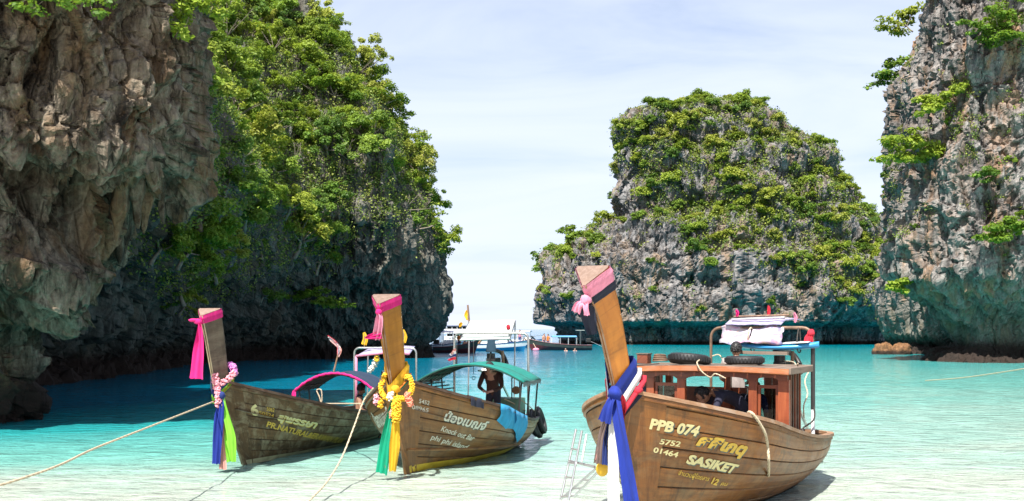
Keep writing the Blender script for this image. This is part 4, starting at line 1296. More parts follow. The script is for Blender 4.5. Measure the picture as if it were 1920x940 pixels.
    def wrap(s, u0, u1, off, mat, parent, name='wrap', folds=3, tilt=0.0, drop=0.0):
        """cloth wound round the prow between u0 and u1; tilt raises the back"""
        rows = []; m = 9
        rnd = random.Random(int(u0 * 1000) + len(name))
        for i in range(m):
            t_ = i / (m - 1); u = u0 + (u1 - u0) * t_
            o_ = off * (0.75 + 0.45 * math.sin(t_ * math.pi)) + 0.006 * math.sin(t_ * folds * 6.28)
            ring = s.prow_ring(min(max(u, 0), 1), o_)
            dense = []
            for a, c in zip(ring, ring[1:] + ring[:1]):
                for f_ in (0, .25, .5, .75): dense.append(a.lerp(c, f_))
            cx_ = s.prow_frame(u)[0]
            o2 = []
            for p in dense:
                fx = (p - cx_).dot(s.prow_frame(u)[2]) / s.prow_frame(u)[3]
                o2.append(p + Vector((0, 0, tilt * -fx)) + Vector((rnd.uniform(-1, 1), rnd.uniform(-1, 1), rnd.uniform(-1, 1))) * .003)
            rows.append(o2)
        return MB().grid(rows, closed=True).build(name, mat, parent, smooth=True)
    def text(s, body, x, v, size, mat, side=-1, off=.022, bold=.012, shear=0.0, width=1.0, shadow=None, back=False, name='lettering', space=1.0, rise=0.0):
        """painted lettering laid on the hull from point (x,v); follows the sheer"""
        V, F = text_mesh(body, size, bold, shear, space)
        hull_len = (s.zs(x) - s.zk(x)) * 1.12
        # arc length along the strake
        tab_x = np.linspace(0, s.L, 160); pts = [s.S(a, side, v) for a in tab_x]
        arc = np.concatenate([[0], np.cumsum([(pts[i + 1] - pts[i]).length for i in range(159)])])
        a0 = np.interp(x, tab_x, arc)
        def lay(dx, dy, o_):
            out = []
            for px, py, _ in V:
                a = a0 + (px * width + dx) * (1 if side < 0 else -1)
                xx = float(np.interp(a, arc, tab_x)); h_ = (s.zs(xx) - s.zk(xx)) * 1.12
                out.append(s.S(xx, side, min(max(v - (py + dy + rise * px) / h_, 0), 1), o_))
            return out
        if shadow:
            b_ = MB(); b_.add(lay(.014, -.014, off - .004), F); b_.build('lettering_shadow', shadow, s.root)
        b_ = MB(); b_.add(lay(0, 0, off), F); return b_.build(name, mat, s.root)

def text_mesh(body, size, bold=0.0, shear=0.0, space=1.0):
    c = bpy.data.curves.new('text', 'FONT'); c.body = body; c.size = size; c.offset = bold * size; c.shear = shear; c.resolution_u = 3; c.space_character = space
    o = bpy.data.objects.new('text', c); COL.objects.link(o)
    dg = bpy.context.evaluated_depsgraph_get(); dg.update()
    me = o.evaluated_get(dg).to_mesh()
    V = [tuple(v.co) for v in me.vertices]; F = [tuple(p.vertices) for p in me.polygons]
    o.evaluated_get(dg).to_mesh_clear()
    bpy.data.objects.remove(o); bpy.data.curves.remove(c)
    return V, F

def ribbon(pts, w, mat, parent, name='ribbon', side=(0, 1, 0), fold=.02, nf=2.5, seed=0, n=22, spread=None, thick=0.0):
    """hanging cloth: path pts (local), width w (number or list), folds across it"""
    P = curve_pts(pts, n); rnd = random.Random(seed); ph = rnd.random() * 6
    ws = w if isinstance(w, (list, tuple)) else [w, w]
    sd = Vector(side).normalized(); rows = []
    for i, p in enumerate(P):
        t_ = i / n; wi = np.interp(t_, np.linspace(0, 1, len(ws)), ws)
        d = (P[min(i + 1, n)] - P[max(i - 1, 0)]).normalized(); nm = sd.cross(d)
        if nm.length < .05: nm = Vector((1, 0, 0))
        nm.normalize(); s_ = d.cross(nm).normalized()
        row = []
        for j in range(11):
            f_ = j / 10 - .5
            a = fold * (.4 + .6 * min(1, t_ * 3)) * math.sin(f_ * nf * 6.28 + ph + t_ * 2.0) + fold * .5 * math.sin(f_ * 9 + t_ * 7 + ph)
            q = p + s_ * (f_ * wi) + nm * a
            if i == n: q = q + d * (rnd.uniform(-.012, .012))
            row.append(q)
        rows.append(row)
    return MB().grid(rows).build(name, mat, parent, smooth=True)

def blob(mb, c, r, seed=0, n=10, m=8):
    o0 = len(mb.v); mb.sphere(c, r, n, m); rnd = random.Random(seed); c = Vector(c)
    for i in range(o0, len(mb.v)):
        p = Vector(mb.v[i]); d = p - c
        k = 1 + .22 * math.sin(d.x * 60 + seed) * math.sin(d.z * 50 + seed * 2) + rnd.uniform(-.08, .08)
        mb.v[i] = tuple(c + d * k)
    return mb

def garland(pts, r, petal, mat, parent, name='garland', seed=0, n=40, per=7):
    """string of blossoms: petal-sized lumps round a cord"""
    P = curve_pts(pts, n); rnd = random.Random(seed); mb = MB()
    for i, p in enumerate(P):
        for k in range(per):
            a = rnd.random() * 6.28; b_ = rnd.uniform(-1, 1)
            d = Vector((math.cos(a) * math.sqrt(1 - b_ * b_), math.sin(a) * math.sqrt(1 - b_ * b_), b_))
            q = p + d * r * rnd.uniform(.55, 1.0)
            mb.sphere(q, (petal * rnd.uniform(.7, 1.2), petal * rnd.uniform(.7, 1.2), petal * rnd.uniform(.5, .9)), 5, 4)
    return mb.build(name, mat, parent, smooth=False)

def rope(name, pts, r, mat, label, n=30):
    """rope with visible lay: three strands twisted together"""
    P = curve_pts(pts, n); root = empty(name, P[0]); mb = MB()
    L = sum((P[i + 1] - P[i]).length for i in range(n))
    nn = min(260, max(40, int(L / (r * 4)))); P = curve_pts(pts, nn)
    for k in range(3):
        q = []
        for i, p in enumerate(P):
            d = (P[min(i + 1, nn)] - P[max(i - 1, 0)]).normalized(); u = d.cross(Vector((0, 0, 1)))
            if u.length < .05: u = d.cross(Vector((1, 0, 0)))
            u.normalize(); w = d.cross(u); a = i * .9 + k * 2.094
            q.append(p - P[0] + (u * math.cos(a) + w * math.sin(a)) * r * .5)
        mb.tube(q, r * .56, 5)
    mb.build('strands', mat, root, smooth=True)
    tag(root, label, 'rope')
    return root

def torus(mb, c, R_, r, axis, n=28, m=10, squash=1.0):
    c = Vector(c); ax = Vector(axis).normalized(); u = ax.cross(Vector((0, 0, 1)))
    if u.length < .1: u = ax.cross(Vector((1, 0, 0)))
    u.normalize(); w = ax.cross(u); rows = []
    for i in range(n):
        a = 6.28318 * i / n; d = u * math.cos(a) + w * math.sin(a)
        rows.append([c + d * (R_ + r * math.cos(6.28318 * j / m)) + ax * (r * squash * math.sin(6.28318 * j / m)) for j in range(m)])
    rows.append(rows[0])
    return mb.grid(rows, closed=True)

def tyre(name, c, R_, r, axis, label, group=None):
    root = empty(name, c)
    torus(MB(), (0, 0, 0), R_, r, axis, 30, 10, 1.25).build('casing', M_RUBBER, root, smooth=True)
    mb = MB()
    for sgn in (1, -1): torus(mb, Vector(axis).normalized() * r * 1.05 * sgn, R_ - r * .35, r * .14, axis, 30, 6)
    mb.build('bead', M_RUBBER, root, smooth=True)
    mb = MB(); ax = Vector(axis).normalized(); u = ax.cross(Vector((0, 0, 1)))
    if u.length < .1: u = ax.cross(Vector((1, 0, 0)))
    u.normalize(); w = ax.cross(u)
    for i in range(36):
        a = 6.28318 * i / 36; d = u * math.cos(a) + w * math.sin(a); t_ = ax.cross(d)
        mb.box(d * (R_ + r * .99), (1, 1, 1), Matrix((d * .012, t_ * .022, ax * r * 1.3)).transposed())
    mb.build('tread', M_RUBBER, root)
    tag(root, label, 'tyre', group)
    return root

# ================================================================ people
def person(name, label, loc, rz, J, cols, scale=1.0, head_dir=(0, -1, 0), hair='short', group=None, cap=None, up=(0, 0, 1)):
    """J: joints of the pose; cols: dict torso, arms, hands, legs, feet, skin. One continuous skinned body; hair a child."""
    E = [('pelvis', 'belly'), ('belly', 'chest'), ('chest', 'neck'), ('neck', 'head0')]
    RAD = dict(pelvis=(.145, .11), belly=(.13, .10), chest=(.155, .115), neck=(.056, .06), head0=(.06, .065),
               sh=(.075, .075), el=(.046, .046), wr=(.03, .032), ha=(.036, .02), hip=(.095, .095), kn=(.06, .06), an=(.042, .042), to=(.04, .03))
    names = ['pelvis', 'belly', 'chest', 'neck', 'head0']; kind = {}
    for s_ in 'lr':
        E += [('chest', 'sh' + s_), ('sh' + s_, 'el' + s_), ('el' + s_, 'wr' + s_), ('wr' + s_, 'ha' + s_), ('pelvis', 'hip' + s_), ('hip' + s_, 'kn' + s_), ('kn' + s_, 'an' + s_), ('an' + s_, 'to' + s_)]
        names += [p + s_ for p in ('sh', 'el', 'wr', 'ha', 'hip', 'kn', 'an', 'to')]
    J = {k: Vector(v) for k, v in J.items()}
    J.setdefault('head0', J['neck'].lerp(J['head'], .45))
    V = []; radii = []; ids = {}
    for nme in names:
        ids[nme] = len(V); V.append(J[nme])
        key = nme if nme in RAD else nme[:-1]; radii.append(RAD[key])
    edges = [(ids[a], ids[b]) for a, b in E]
    tagE = []
    for a, b in E:
        if b.startswith(('an',)): tagE.append('legs')
        elif b.startswith(('kn', 'hip')): tagE.append('legs')
        elif b.startswith('to'): tagE.append('feet')
        elif b.startswith(('el',)): tagE.append('arms')
        elif b.startswith('wr'): tagE.append('fore')
        elif b.startswith('ha'): tagE.append('hands')
        elif b in ('neck', 'head0'): tagE.append('skin')
        else: tagE.append('torso')
    # fingers: four unequal and a thumb leaving the side of the palm
    for s_ in 'lr':
        w, h_ = J['wr' + s_], J['ha' + s_]; d = (h_ - w).normalized(); e_ = (w - J['el' + s_]).normalized()
        sidev = d.cross(Vector((0, 0, 1)))
        if sidev.length < .2: sidev = Vector((1, 0, 0))
        sidev.normalize(); nrm = sidev.cross(d).normalized()
        if nrm.z > 0: nrm = -nrm
        for k, ln in enumerate((.055, .065, .06, .048)):
            o_ = sidev * (.03 - .02 * k)
            prev = ids['ha' + s_]
            for f_, cu in ((.4, .12), (.75, .45), (1.0, .9)):
                V.append(h_ + o_ + d * (.02 + ln * f_ * (1 - cu * .3)) + nrm * (ln * cu * .6)); radii.append((.0095, .0095))
                edges.append((prev, len(V) - 1)); tagE.append('hands'); prev = len(V) - 1
        prev = ids['wr' + s_]
        for f_ in (.5, 1.0):
            V.append(w + d * (.03 + .045 * f_) + sidev * (.03 + .025 * f_) + nrm * .02 * f_); radii.append((.011, .011)); edges.append((prev, len(V) - 1)); tagE.append('hands'); prev = len(V) - 1
    me = bpy.data.meshes.new(name + '_skin'); me.from_pydata([tuple(v) for v in V], edges, [])
    o = bpy.data.objects.new(name, me); COL.objects.link(o)
    md = o.modifiers.new('skin', 'SKIN'); md.use_smooth_shade = True
    sk = me.skin_vertices[0].data
    for i, r_ in enumerate(radii): sk[i].radius = r_
    sk[0].use_root = True
    sb = o.modifiers.new('sub', 'SUBSURF'); sb.levels = 1; sb.render_levels = 1
    dg = bpy.context.evaluated_depsgraph_get(); dg.update()
    ev = o.evaluated_get(dg).to_mesh()
    BV = [v.co.copy() for v in ev.vertices]; BF = [tuple(p.vertices) for p in ev.polygons]
    o.evaluated_get(dg).to_mesh_clear(); bpy.data.objects.remove(o)
    order = ['torso', 'arms', 'fore', 'hands', 'legs', 'feet', 'skin']
    mb = MB(); mb.v = [tuple(v) for v in BV]
    A = np.array([V[a] for a, b in edges]); Bv = np.array([V[b] for a, b in edges]); AB = Bv - A; L2 = (AB ** 2).sum(1) + 1e-9
    for f_ in BF:
        c = np.mean([BV[i] for i in f_], 0)
        t_ = np.clip(((c - A) * AB).sum(1) / L2, 0, 1); k = int(np.argmin(((A + AB * t_[:, None] - c) ** 2).sum(1)))
        mb.f.append(f_); mb.uv.append([(BV[i].x, BV[i].z) for i in f_]); mb.mi.append(order.index(tagE[k]))
    # head joined onto the neck, with nose, ears, eyes and mouth
    hd = Vector(head_dir).normalized(); upv = Vector(up); lat = hd.cross(upv).normalized(); upv = lat.cross(hd).normalized()
    Rm = Matrix((lat, -hd, upv)).transposed(); hc = J['head']
    mb.cur = 6
    mb.sphere(hc, (.076, .096, .115), 14, 10, Rm)
    mb.sphere(hc - Rm @ Vector((0, .05, .055)), (.055, .06, .06), 10, 7, Rm)                      # jaw
    mb.sphere(hc + Rm @ Vector((0, -.098, -.02)), (.014, .02, .026), 6, 5, Rm)                    # nose
    for s_ in (1, -1): mb.sphere(hc + Rm @ Vector((s_ * .078, .012, -.012)), (.012, .022, .033), 6, 5, Rm)
    mb.cur = 7
    for s_ in (1, -1): mb.sphere(hc + Rm @ Vector((s_ * .03, -.088, .008)), (.012, .008, .007), 6, 4, Rm)
    mb.sphere(hc + Rm @ Vector((0, -.088, -.062)), (.024, .008, .006), 6, 4, Rm)
    mats = [cols['torso'], cols.get('arms', cols['torso']), cols.get('fore', cols['skin']), cols['skin'], cols['legs'], cols.get('feet', cols['skin']), cols['skin'], M_HAIR]
    body = mb.build(name, mats, None, smooth=True)
    body.location = loc; body.rotation_euler = (0, 0, rz); body.scale = (scale,) * 3
    if hair:
        hm = MB(); rnd = random.Random(3)
        for i in range(150):
            a = rnd.random() * 6.28; e_ = rnd.uniform(-.25, 1.0)
            d = Vector((math.cos(a) * math.sqrt(max(0, 1 - e_ * e_)), math.sin(a) * math.sqrt(max(0, 1 - e_ * e_)), e_))
            if d.y < -.35 and d.z < .55: continue
            p = Vector((d.x * .08, d.y * .10 + .004, d.z * .118 + .004))
            hm.sphere(hc + Rm @ p, (.022, .022, .016), 5, 4, Rm)
        hm.sphere(hc + Rm @ Vector((0, .016, .022)), (.083, .094, .108), 12, 8, Rm)
        hm.build('hair', cap or M_HAIR, body, smooth=True)
    tag(body, label, 'person', group)
    return body

def stand(bend=0.0, arms='down'):
    J = dict(pelvis=(0, 0, .93), belly=(0, -.02, 1.1), chest=(0, -.03, 1.33), neck=(0, -.02, 1.47), head=(0, -.045, 1.60))
    for s_, k in (('l', 1), ('r', -1)):
        J['sh' + s_] = (k * .18, -.01, 1.40); J['el' + s_] = (k * .24, .02, 1.13); J['wr' + s_] = (k * .25, -.06, .90); J['ha' + s_] = (k * .25, -.08, .82)
        J['hip' + s_] = (k * .09, 0, .88); J['kn' + s_] = (k * .10, -.03, .48); J['an' + s_] = (k * .10, .02, .08); J['to' + s_] = (k * .12, -.13, .03)
    return J
def sit():
    J = dict(pelvis=(0, 0, .12), belly=(0, -.01, .29), chest=(0, -.03, .51), neck=(0, -.04, .65), head=(0, -.07, .78))
    for s_, k in (('l', 1), ('r', -1)):
        J['sh' + s_] = (k * .18, -.02, .59); J['el' + s_] = (k * .24, -.06, .32); J['wr' + s_] = (k * .16, -.26, .24); J['ha' + s_] = (k * .13, -.33, .23)
        J['hip' + s_] = (k * .09, -.04, .10); J['kn' + s_] = (k * .14, -.44, .14); J['an' + s_] = (k * .13, -.46, -.28); J['to' + s_] = (k * .13, -.58, -.34)
    return J
# ================================================================ the three boats
def b_px(b, px, py, x):
    """photo pixel -> boat-local point on the plane local x = const"""
    c, s = math.cos(b.th), math.sin(b.th); a = (px - 960) / FPX
    Y = (x + b.x0 * c + b.y0 * s) / (a * c + s)
    X = a * Y
    return Vector((x, -(X - b.x0) * s + (Y - b.y0) * c, CAM_H + (HOR - py) / FPX * Y))

def b_find(b, px, py, side):
    best = None
    for x in np.linspace(0, b.L, 110):
        for v in np.linspace(0, .98, 70):
            w = b.world(b.S(x, side, v))
            d = (960 + FPX * w.x / w.y - px) ** 2 + (HOR - FPX * (w.z - CAM_H) / w.y - py) ** 2
            if best is None or d < best[0]: best = (d, x, v, w.y)
    return best[1:]

def b_text(b, body, p0, p1, cap, mat, side=-1, bold=.02, shear=0.0, shadow=None, off=.022):
    x0, v0, Y = b_find(b, *p0, side); x1, v1, _ = b_find(b, *p1, side)
    size = cap / FPX * Y / 0.70
    V, F = text_mesh(body, size, bold, shear)
    xs = [p[0] for p in V]; W = max(xs) - min(xs); mn = min(xs)
    vm = (v0 + v1) / 2
    tx = np.linspace(0, b.L, 200); pts = [b.S(a, side, vm) for a in tx]
    arc = np.concatenate([[0], np.cumsum([(pts[i + 1] - pts[i]).length for i in range(199)])])
    a0, a1 = np.interp(x0, tx, arc), np.interp(x1, tx, arc)
    def lay(dx, dy, o_):
        out = []
        for p in V:
            f_ = (p[0] - mn) / W; a = a0 + (a1 - a0) * f_ + dx
            xx = float(np.interp(a, arc, tx)); h_ = (b.zs(xx) - b.zk(xx)) * 1.1
            out.append(b.S(xx, side, min(max(v0 + (v1 - v0) * f_ - (p[1] + dy) / h_, 0), 1), o_))
        return out
    if shadow:
        mb = MB(); mb.add(lay(.016, -.016, off - .004), F); mb.build('lettering_shadow', shadow, b.root)
    mb = MB(); mb.add(lay(0, 0, off), F); mb.build('lettering', mat, b.root)

def b_strip(b, x0, x1, z0, z1, mat, name, off=.02, n=26):
    for side in (1, -1):
        rows = []
        xs = np.linspace(x0, x1, n)
        for zf in (z1, (z0 + z1) / 2, z0):
            rows.append([b.S(x, side, (b.zs(x) - zf) / (b.zs(x) - b.zk(x)), off) for x in xs])
        if side < 0: rows = rows[::-1]
        MB().grid(rows).build(name, mat, b.root)

def b_pipe_frame(b, x, yl, yr, zt, zbl, zbr, r, mat, name='steering_frame', bend=.16, base_x=0.0):
    pts = [(x + base_x, yl, zbl)] + [(x + base_x * (1 - k), yl, zbl + (zt - bend - zbl) * k) for k in (.5, 1)]
    for k in range(1, 5):
        a = k / 5 * math.pi / 2; pts.append((x, yl - bend * (1 - math.cos(a)), zt - bend + bend * math.sin(a)))
    pts.append((x, yl - bend, zt)); pts.append((x, yr + bend, zt))
    for k in range(1, 5):
        a = k / 5 * math.pi / 2; pts.append((x, yr + bend - bend * math.sin(a), zt - bend + bend * math.cos(a)))
    pts += [(x, yr, zt - bend), (x + base_x * .5, yr, (zt - bend + zbr) / 2), (x + base_x, yr, zbr)]
    return MB().tube(pts, r, 8).build(name, mat, b.root, smooth=True)

def b_engine(b, x, y, z, yaw=0.0):
    """car engine on a pivot with exhaust, fan and the long propeller shaft trailing aft"""
    eng = MB()
    eng.box((x, y, z + .20), (.52, .30, .30)); eng.box((x, y, z + .40), (.46, .2, .12)); eng.box((x + .02, y, z + .02), (.4, .22, .1))
    for k in range(4): eng.tube([(x - .17 + k * .115, y - .15, z + .36), (x - .17 + k * .115, y - .24, z + .30)], .022, 6)
    e_ = eng.build('engine', M_IRON, b.root, bevel=.012)
    mb = MB(); mb.tube(curve_pts([(x - .22, y - .24, z + .30), (x - .1, y - .26, z + .28), (x + .2, y - .24, z + .33), (x + .3, y - .1, z + .55), (x + .1, y + .02, z + .62), (x - .25, y + .06, z + .62)], 20), .042, 8)
    mb.build('exhaust_pipe', M_IRON, e_, smooth=True)
    mb = MB(); mb.tube([(x - .1, y + .03, z + .46), (x - .1, y + .03, z + .56)], .09, 14); mb.build('air_filter', M_IRON, e_, smooth=False)
    mb = MB()
    for k in range(6):
        a = k / 6 * 6.283; mb.box((x - .31, y + .09 * math.cos(a), z + .22 + .09 * math.sin(a)), (.012, .16, .05), Matrix.Rotation(a, 3, 'X') @ Matrix.Rotation(.4, 3, 'Y'))
    mb.tube([(x - .33, y, z + .22), (x - .27, y, z + .22)], .04, 8); mb.build('fan', M_STEEL, e_)
    MB().tube([(x, y, z - .5), (x, y, z + .05)], .05, 8).build('pivot_post', M_RUST, e_)
    MB().tube([(x - .2, y, z + .1), (x - .9, y + .06, z + .22)], .02, 6).build('tiller', M_STEEL, e_)
    MB().tube([(x + .2, y, z + .15), (x + 2.6, y - .05, -.05)], .028, 7).build('propeller_shaft', M_STEEL, e_)
    return e_

# ---------------------------------------------------------------- boat with the red cabin
b3 = Boat('longtail_boat', 'brown longtail boat with red wooden cabin and gold lettering, nearest the camera', 1.25, 12.1, 1.065, 6.35, 1.25, .32, 1.8, .98, 1.67, .72, 1.85, .5, m1=2.5)
b3.hull(M_PLANK3, 7, M_RAIL3, M_INNER)
b3.stem(M_PLANK3)
b3.prow([(.02, 1.48), (-.06, 1.66), (-.33, 2.2), (-.58, 2.62), (-.90, 2.97)], [.26, .26, .285, .315, .36], M_PROW3, M_ENDGRAIN)
b_text(b3, 'PPB 074', (1216, 801), (1303, 817), 21, M_LETTER_C, bold=.045, shear=.2, shadow=M_LETTER_S)
b_text(b3, '5752', (1236, 833), (1272, 838), 11, M_LETTER_C, bold=.03, shear=.15)
b_text(b3, '01464', (1221, 846), (1265, 854), 11, M_LETTER_C, bold=.03, shear=.15)
b_text(b3, 'ศศิเกตุ', (1305, 832), (1393, 852), 22, M_LETTER_Y, bold=.055, shear=.25, shadow=M_LETTER_S)
b_text(b3, 'SASIKET', (1283, 865), (1376, 884), 18, M_LETTER_C, bold=.05, shear=.2, shadow=M_LETTER_S)
b_text(b3, 'จำนวนผู้โดยสาร', (1268, 888), (1328, 901), 9, M_LETTER_Y, bold=.01, shear=.1)
b_text(b3, '12', (1332, 906), (1343, 908), 12, M_LETTER_Y, bold=.05)
b_text(b3, 'คน', (1351, 909), (1361, 911), 8, M_LETTER_Y, bold=.01)
def left_text(b, body, x0, x1, v, size, mat):
    V, F = text_mesh(body, size, .04); xs = [p[0] for p in V]; W = max(xs) - min(xs); mn = min(xs)
    out = []
    for p in V:
        f_ = (p[0] - mn) / W; xx = x0 + (x1 - x0) * f_; out.append(b.S(xx, 1, min(max(v - p[1] / (b.zs(xx) - b.zk(xx)), 0), 1), .022))
    mb = MB(); mb.add(out, F); mb.build('lettering', mat, b.root)
left_text(b3, 'ศศิเกตุ', 1.15, .35, .34, .26, M_LETTER_Y)
left_text(b3, 'SASIKET', 1.15, .35, .52, .22, M_LETTER_C)
b_strip(b3, .0, 6.1, -.12, .07, m_plain('weedy_waterline', (.022, .024, .014), .7, .5, 6), 'waterline_band', .019)
# cabin
CX0, CX1, CW, CZ = 3.0, 3.96, 1.10, 1.70
for d in (-.86, -.40, .62, 1.04):
    MB().bar((CX0 + .06, -d, .45 if d < 1 else .66), (CX0 + .06, -d, CZ + .02), .115 if d < 1 else .15, .08, (1, 0, 0)).build('cabin_post', M_CABIN, b3.root, bevel=.006)
for x, d in ((CX1 - .06, -.9), (CX1 - .06, .96), (CX1 - .06, .0)):
    MB().bar((x, -d, .45), (x, -d, CZ + .02), .10, .08, (1, 0, 0)).build('cabin_post', M_CABIN, b3.root, bevel=.006)
def cabin_window(d0, d1, x, z0, z1, mat_f):
    mb = MB(); w = .045
    mb.bar((x, -d0, z0), (x, -d1, z0), .04, w); mb.bar((x, -d0, z1), (x, -d1, z1), .04, w)
    mb.bar((x, -d0 - w / 2, z0), (x, -d0 - w / 2, z1), .038, w * .9, (1, 0, 0)); mb.bar((x, -d1 + w / 2, z0), (x, -d1 + w / 2, z1), .038, w * .9, (1, 0, 0))
    f_ = mb.build('window', mat_f, b3.root)
    g = MB(); g.box((x, -(d0 + d1) / 2, (z0 + z1) / 2), (.006, abs(d1 - d0) - .02, z1 - z0 - .02)); g.build('pane', M_GLASS, f_)
cabin_window(-.80, -.46, CX0 + .07, 1.0, 1.62, M_CABIN)
cabin_window(.68, .97, CX0 + .07, .72, 1.62, M_CABIN)
# arched header boards under the roof edge
mb = MB(); rows = []
ys = np.linspace(-CW, CW, 41)
for lo in (0, 1):
    row = []
    for y in ys:
        d = -y; zt = 1.86; zb_ = 1.70
        for c0, c1 in ((-.80, -.46), (-.34, .56), (.68, .98)):
            if c0 < d < c1: zb_ = 1.70 + .045 * (1 - (abs(d - (c0 + c1) / 2) / ((c1 - c0) / 2)) ** 6)
        row.append((CX0 + .015, y, zt if lo == 0 else zb_))
    rows.append(row)
mb.grid(rows); mb.build('header_board', M_CABIN, b3.root, solid=.035)
# roof: boards over beams with an overhanging lip
def roof_z(y): return 1.85 + .025 * (1 - (y / CW) ** 2)
nb = 12
for k in range(nb):
    y0, y1 = -CW - .03 + (2 * CW + .06) * k / nb + .005, -CW - .03 + (2 * CW + .06) * (k + 1) / nb - .005
    rows = [[(CX0 - .10, y, roof_z(y)) for y in (y0, (y0 + y1) / 2, y1)], [(CX1 + .12, y, roof_z(y)) for y in (y0, (y0 + y1) / 2, y1)]]
    MB().grid(rows).build('roof_board', M_GREYWOOD, b3.root, solid=.03)
mb = MB(); rows = []
for dz, dx in ((.035, -.13), (-.035, -.14), (-.05, -.10), (.03, -.10)): rows.append([(CX0 + dx, y, roof_z(y) + dz - .015) for y in np.linspace(CW + .05, -CW - .05, 25)])
mb.grid(rows + rows[:1]); mb.build('roof_fascia', M_CABIN_O, b3.root)
mb = MB(); mb.bar((CX0 - .12, -CW - .05, 1.84), (CX1 + .16, -CW - .05, 1.84), .05, .09); mb.build('roof_edge_board', M_GREYWOOD, b3.root, bevel=.008)
mb = MB(); mb.bar((CX0 - .12, CW + .05, 1.84), (CX1 + .16, CW + .05, 1.84), .05, .09); mb.build('roof_edge_board', M_GREYWOOD, b3.root, bevel=.008)
mb = MB(); mb.bar((CX1 + .14, CW + .05, 1.85), (CX1 + .14, -CW - .05, 1.85), .05, .08); mb.build('roof_edge_board', M_GREYWOOD, b3.root, bevel=.008)
# slatted starboard and port sides
for sg in (-1, 1):
    MB().bar((CX0 + .1, sg * 1.04, .78), (CX1, sg * 1.0, .70), .06, .16).build('side_sill', M_GREYWOOD, b3.root, bevel=.006)
    for k in range(6):
        x = CX0 + .24 + k * .13
        MB().bar((x, sg * 1.03, .78), (x, sg * 1.03, 1.80), .035, .05, (0, 1, 0)).build('side_slat', M_CABIN if k % 2 else M_RAIL2, b3.root)
for y0, y1, z1_ in ((1.0, -.28, 1.55), (-.52, -1.0, 1.8)):
    for k in range(4):
        ya, yb = y0 + (y1 - y0) * k / 4, y0 + (y1 - y0) * (k + 1) / 4
        MB().box((CX1 - .02, (ya + yb) / 2, (.45 + z1_) / 2), (.03, abs(yb - ya) - .008, z1_ - .45)).build('rear_board', M_CABIN, b3.root)
# bench inside and steering frame astern
MB().box((3.72, .4, .62), (.35, 1.0, .06)).build('bench', M_CABIN, b3.root, bevel=.01)
b_pipe_frame(b3, 5.6, .82, -.82, 2.42, .72, .74, .024, M_RUST)
MB().tube([(5.6, -.823, 1.15), (5.6, -.823, 2.12)], .034, 8).build('pipe_sleeve', M_BLACKPIPE, b3.root)
MB().tube([(5.6, -.823, .74), (5.6, -.823, 1.15)], .03, 8).build('pipe_foot', M_WHITEPAINT, b3.root)
MB().tube([(5.62, .12 - .62, .7), (5.62, -.5, 2.05)], .03, 7).build('centre_post', M_RUST, b3.root)
b_engine(b3, 5.75, -.32, 1.42)
ps = MB(); ps.bar((5.35, -.5, 2.02), (5.35, .35, 2.03), .10, .05); ps.build('luggage_shelf', M_GREYWOOD, b3.root)

# printed awning wrapped round the top of the frame, with its poles and flags
aw = b3.place(empty('rolled_awning')); tag(aw, 'white and pink printed awning rolled on the steering frame of the cabin boat', 'awning')
rows = []
for k in range(15):
    t_ = k / 14; y = .62 - t_ * 1.02
    row = []
    for j in range(9):
        a = j / 8
        row.append((5.52 + .08 * math.sin(a * 3.1 + t_ * 3) - .12 * a, y + .01 * math.sin(j * 2 + k), 2.44 + .015 * math.sin(k * 1.3) - .27 * a + .02 * math.sin(a * 9 + k * .7)))
    rows.append(row)
def m_banner():
    m, t = newmat('printed_banner')
    g = t.n('TexCoord').outputs['Object']
    n1 = t.noise(t.mapping(g, (1, 2.2, 3)), 2.2, 4, 0.6, 1.2); n2 = t.noise(t.mapping(g, (1, 3, 5), (4, 4, 4)), 2.6, 5, 0.6, 0.8)
    c = t.mix(t.rng(n1, .5, .62), (0.42, 0.40, 0.46), (0.42, 0.22, 0.30)); c = t.mix(t.rng(n2, .56, .66), c, (0.20, 0.18, 0.36)); c = t.mix(t.rng(n2, .42, .34), c, (0.46, 0.34, 0.25))
    t.bsdf(c, .5, t.bump(n1, .4, .02)); return m
M_BANNER = m_banner()
MB().grid(rows).build('printed_sheet', M_BANNER, aw, smooth=True, solid=.004)
rows = [[(5.5 + dx, .55 - k * .9 / 8, 2.47 + .07 * dz + .006 * math.sin(k * 2)) for k in range(9)] for dx, dz in ((0, 0), (.25, 1), (.8, 1.4), (1.3, 1.2))]
MB().grid(rows).build('roof_sheet', M_LILAC, aw, smooth=True, solid=.02)
MB().tube([(5.62, .48, 2.55), (5.62, -.38, 2.58)], .022, 7).build('awning_pole', M_STEEL, aw)
MB().tube([(5.8, .5, 2.6), (5.8, -.4, 2.62)], .018, 7).build('awning_pole', M_RUST, aw)
mb = MB(); torus(mb, (5.47, .13, 2.30), .12, .012, (0, 1, .1), 16, 6); mb.build('lashing', M_ROPE, aw)
ribbon([(5.7, .42, 2.6), (5.7, .41, 2.66), (5.7, .43, 2.71)], [.04, .06, .02], M_PINK, aw, 'flag', seed=1, n=8)
ribbon([(5.9, -.04, 2.62), (5.9, -.05, 2.70), (5.9, -.04, 2.78)], [.05, .07, .03], M_RED, aw, 'flag', seed=2, n=8)
ribbon([(5.7, -.52, 2.5), (5.7, -.53, 2.58), (5.7, -.51, 2.66)], [.03, .05, .02], M_LPINK, aw, 'flag', seed=3, n=8)
sb = b3.place(empty('surfboard')); tag(sb, 'blue and white board slung under the awning of the cabin boat', 'surfboard')
rows = []
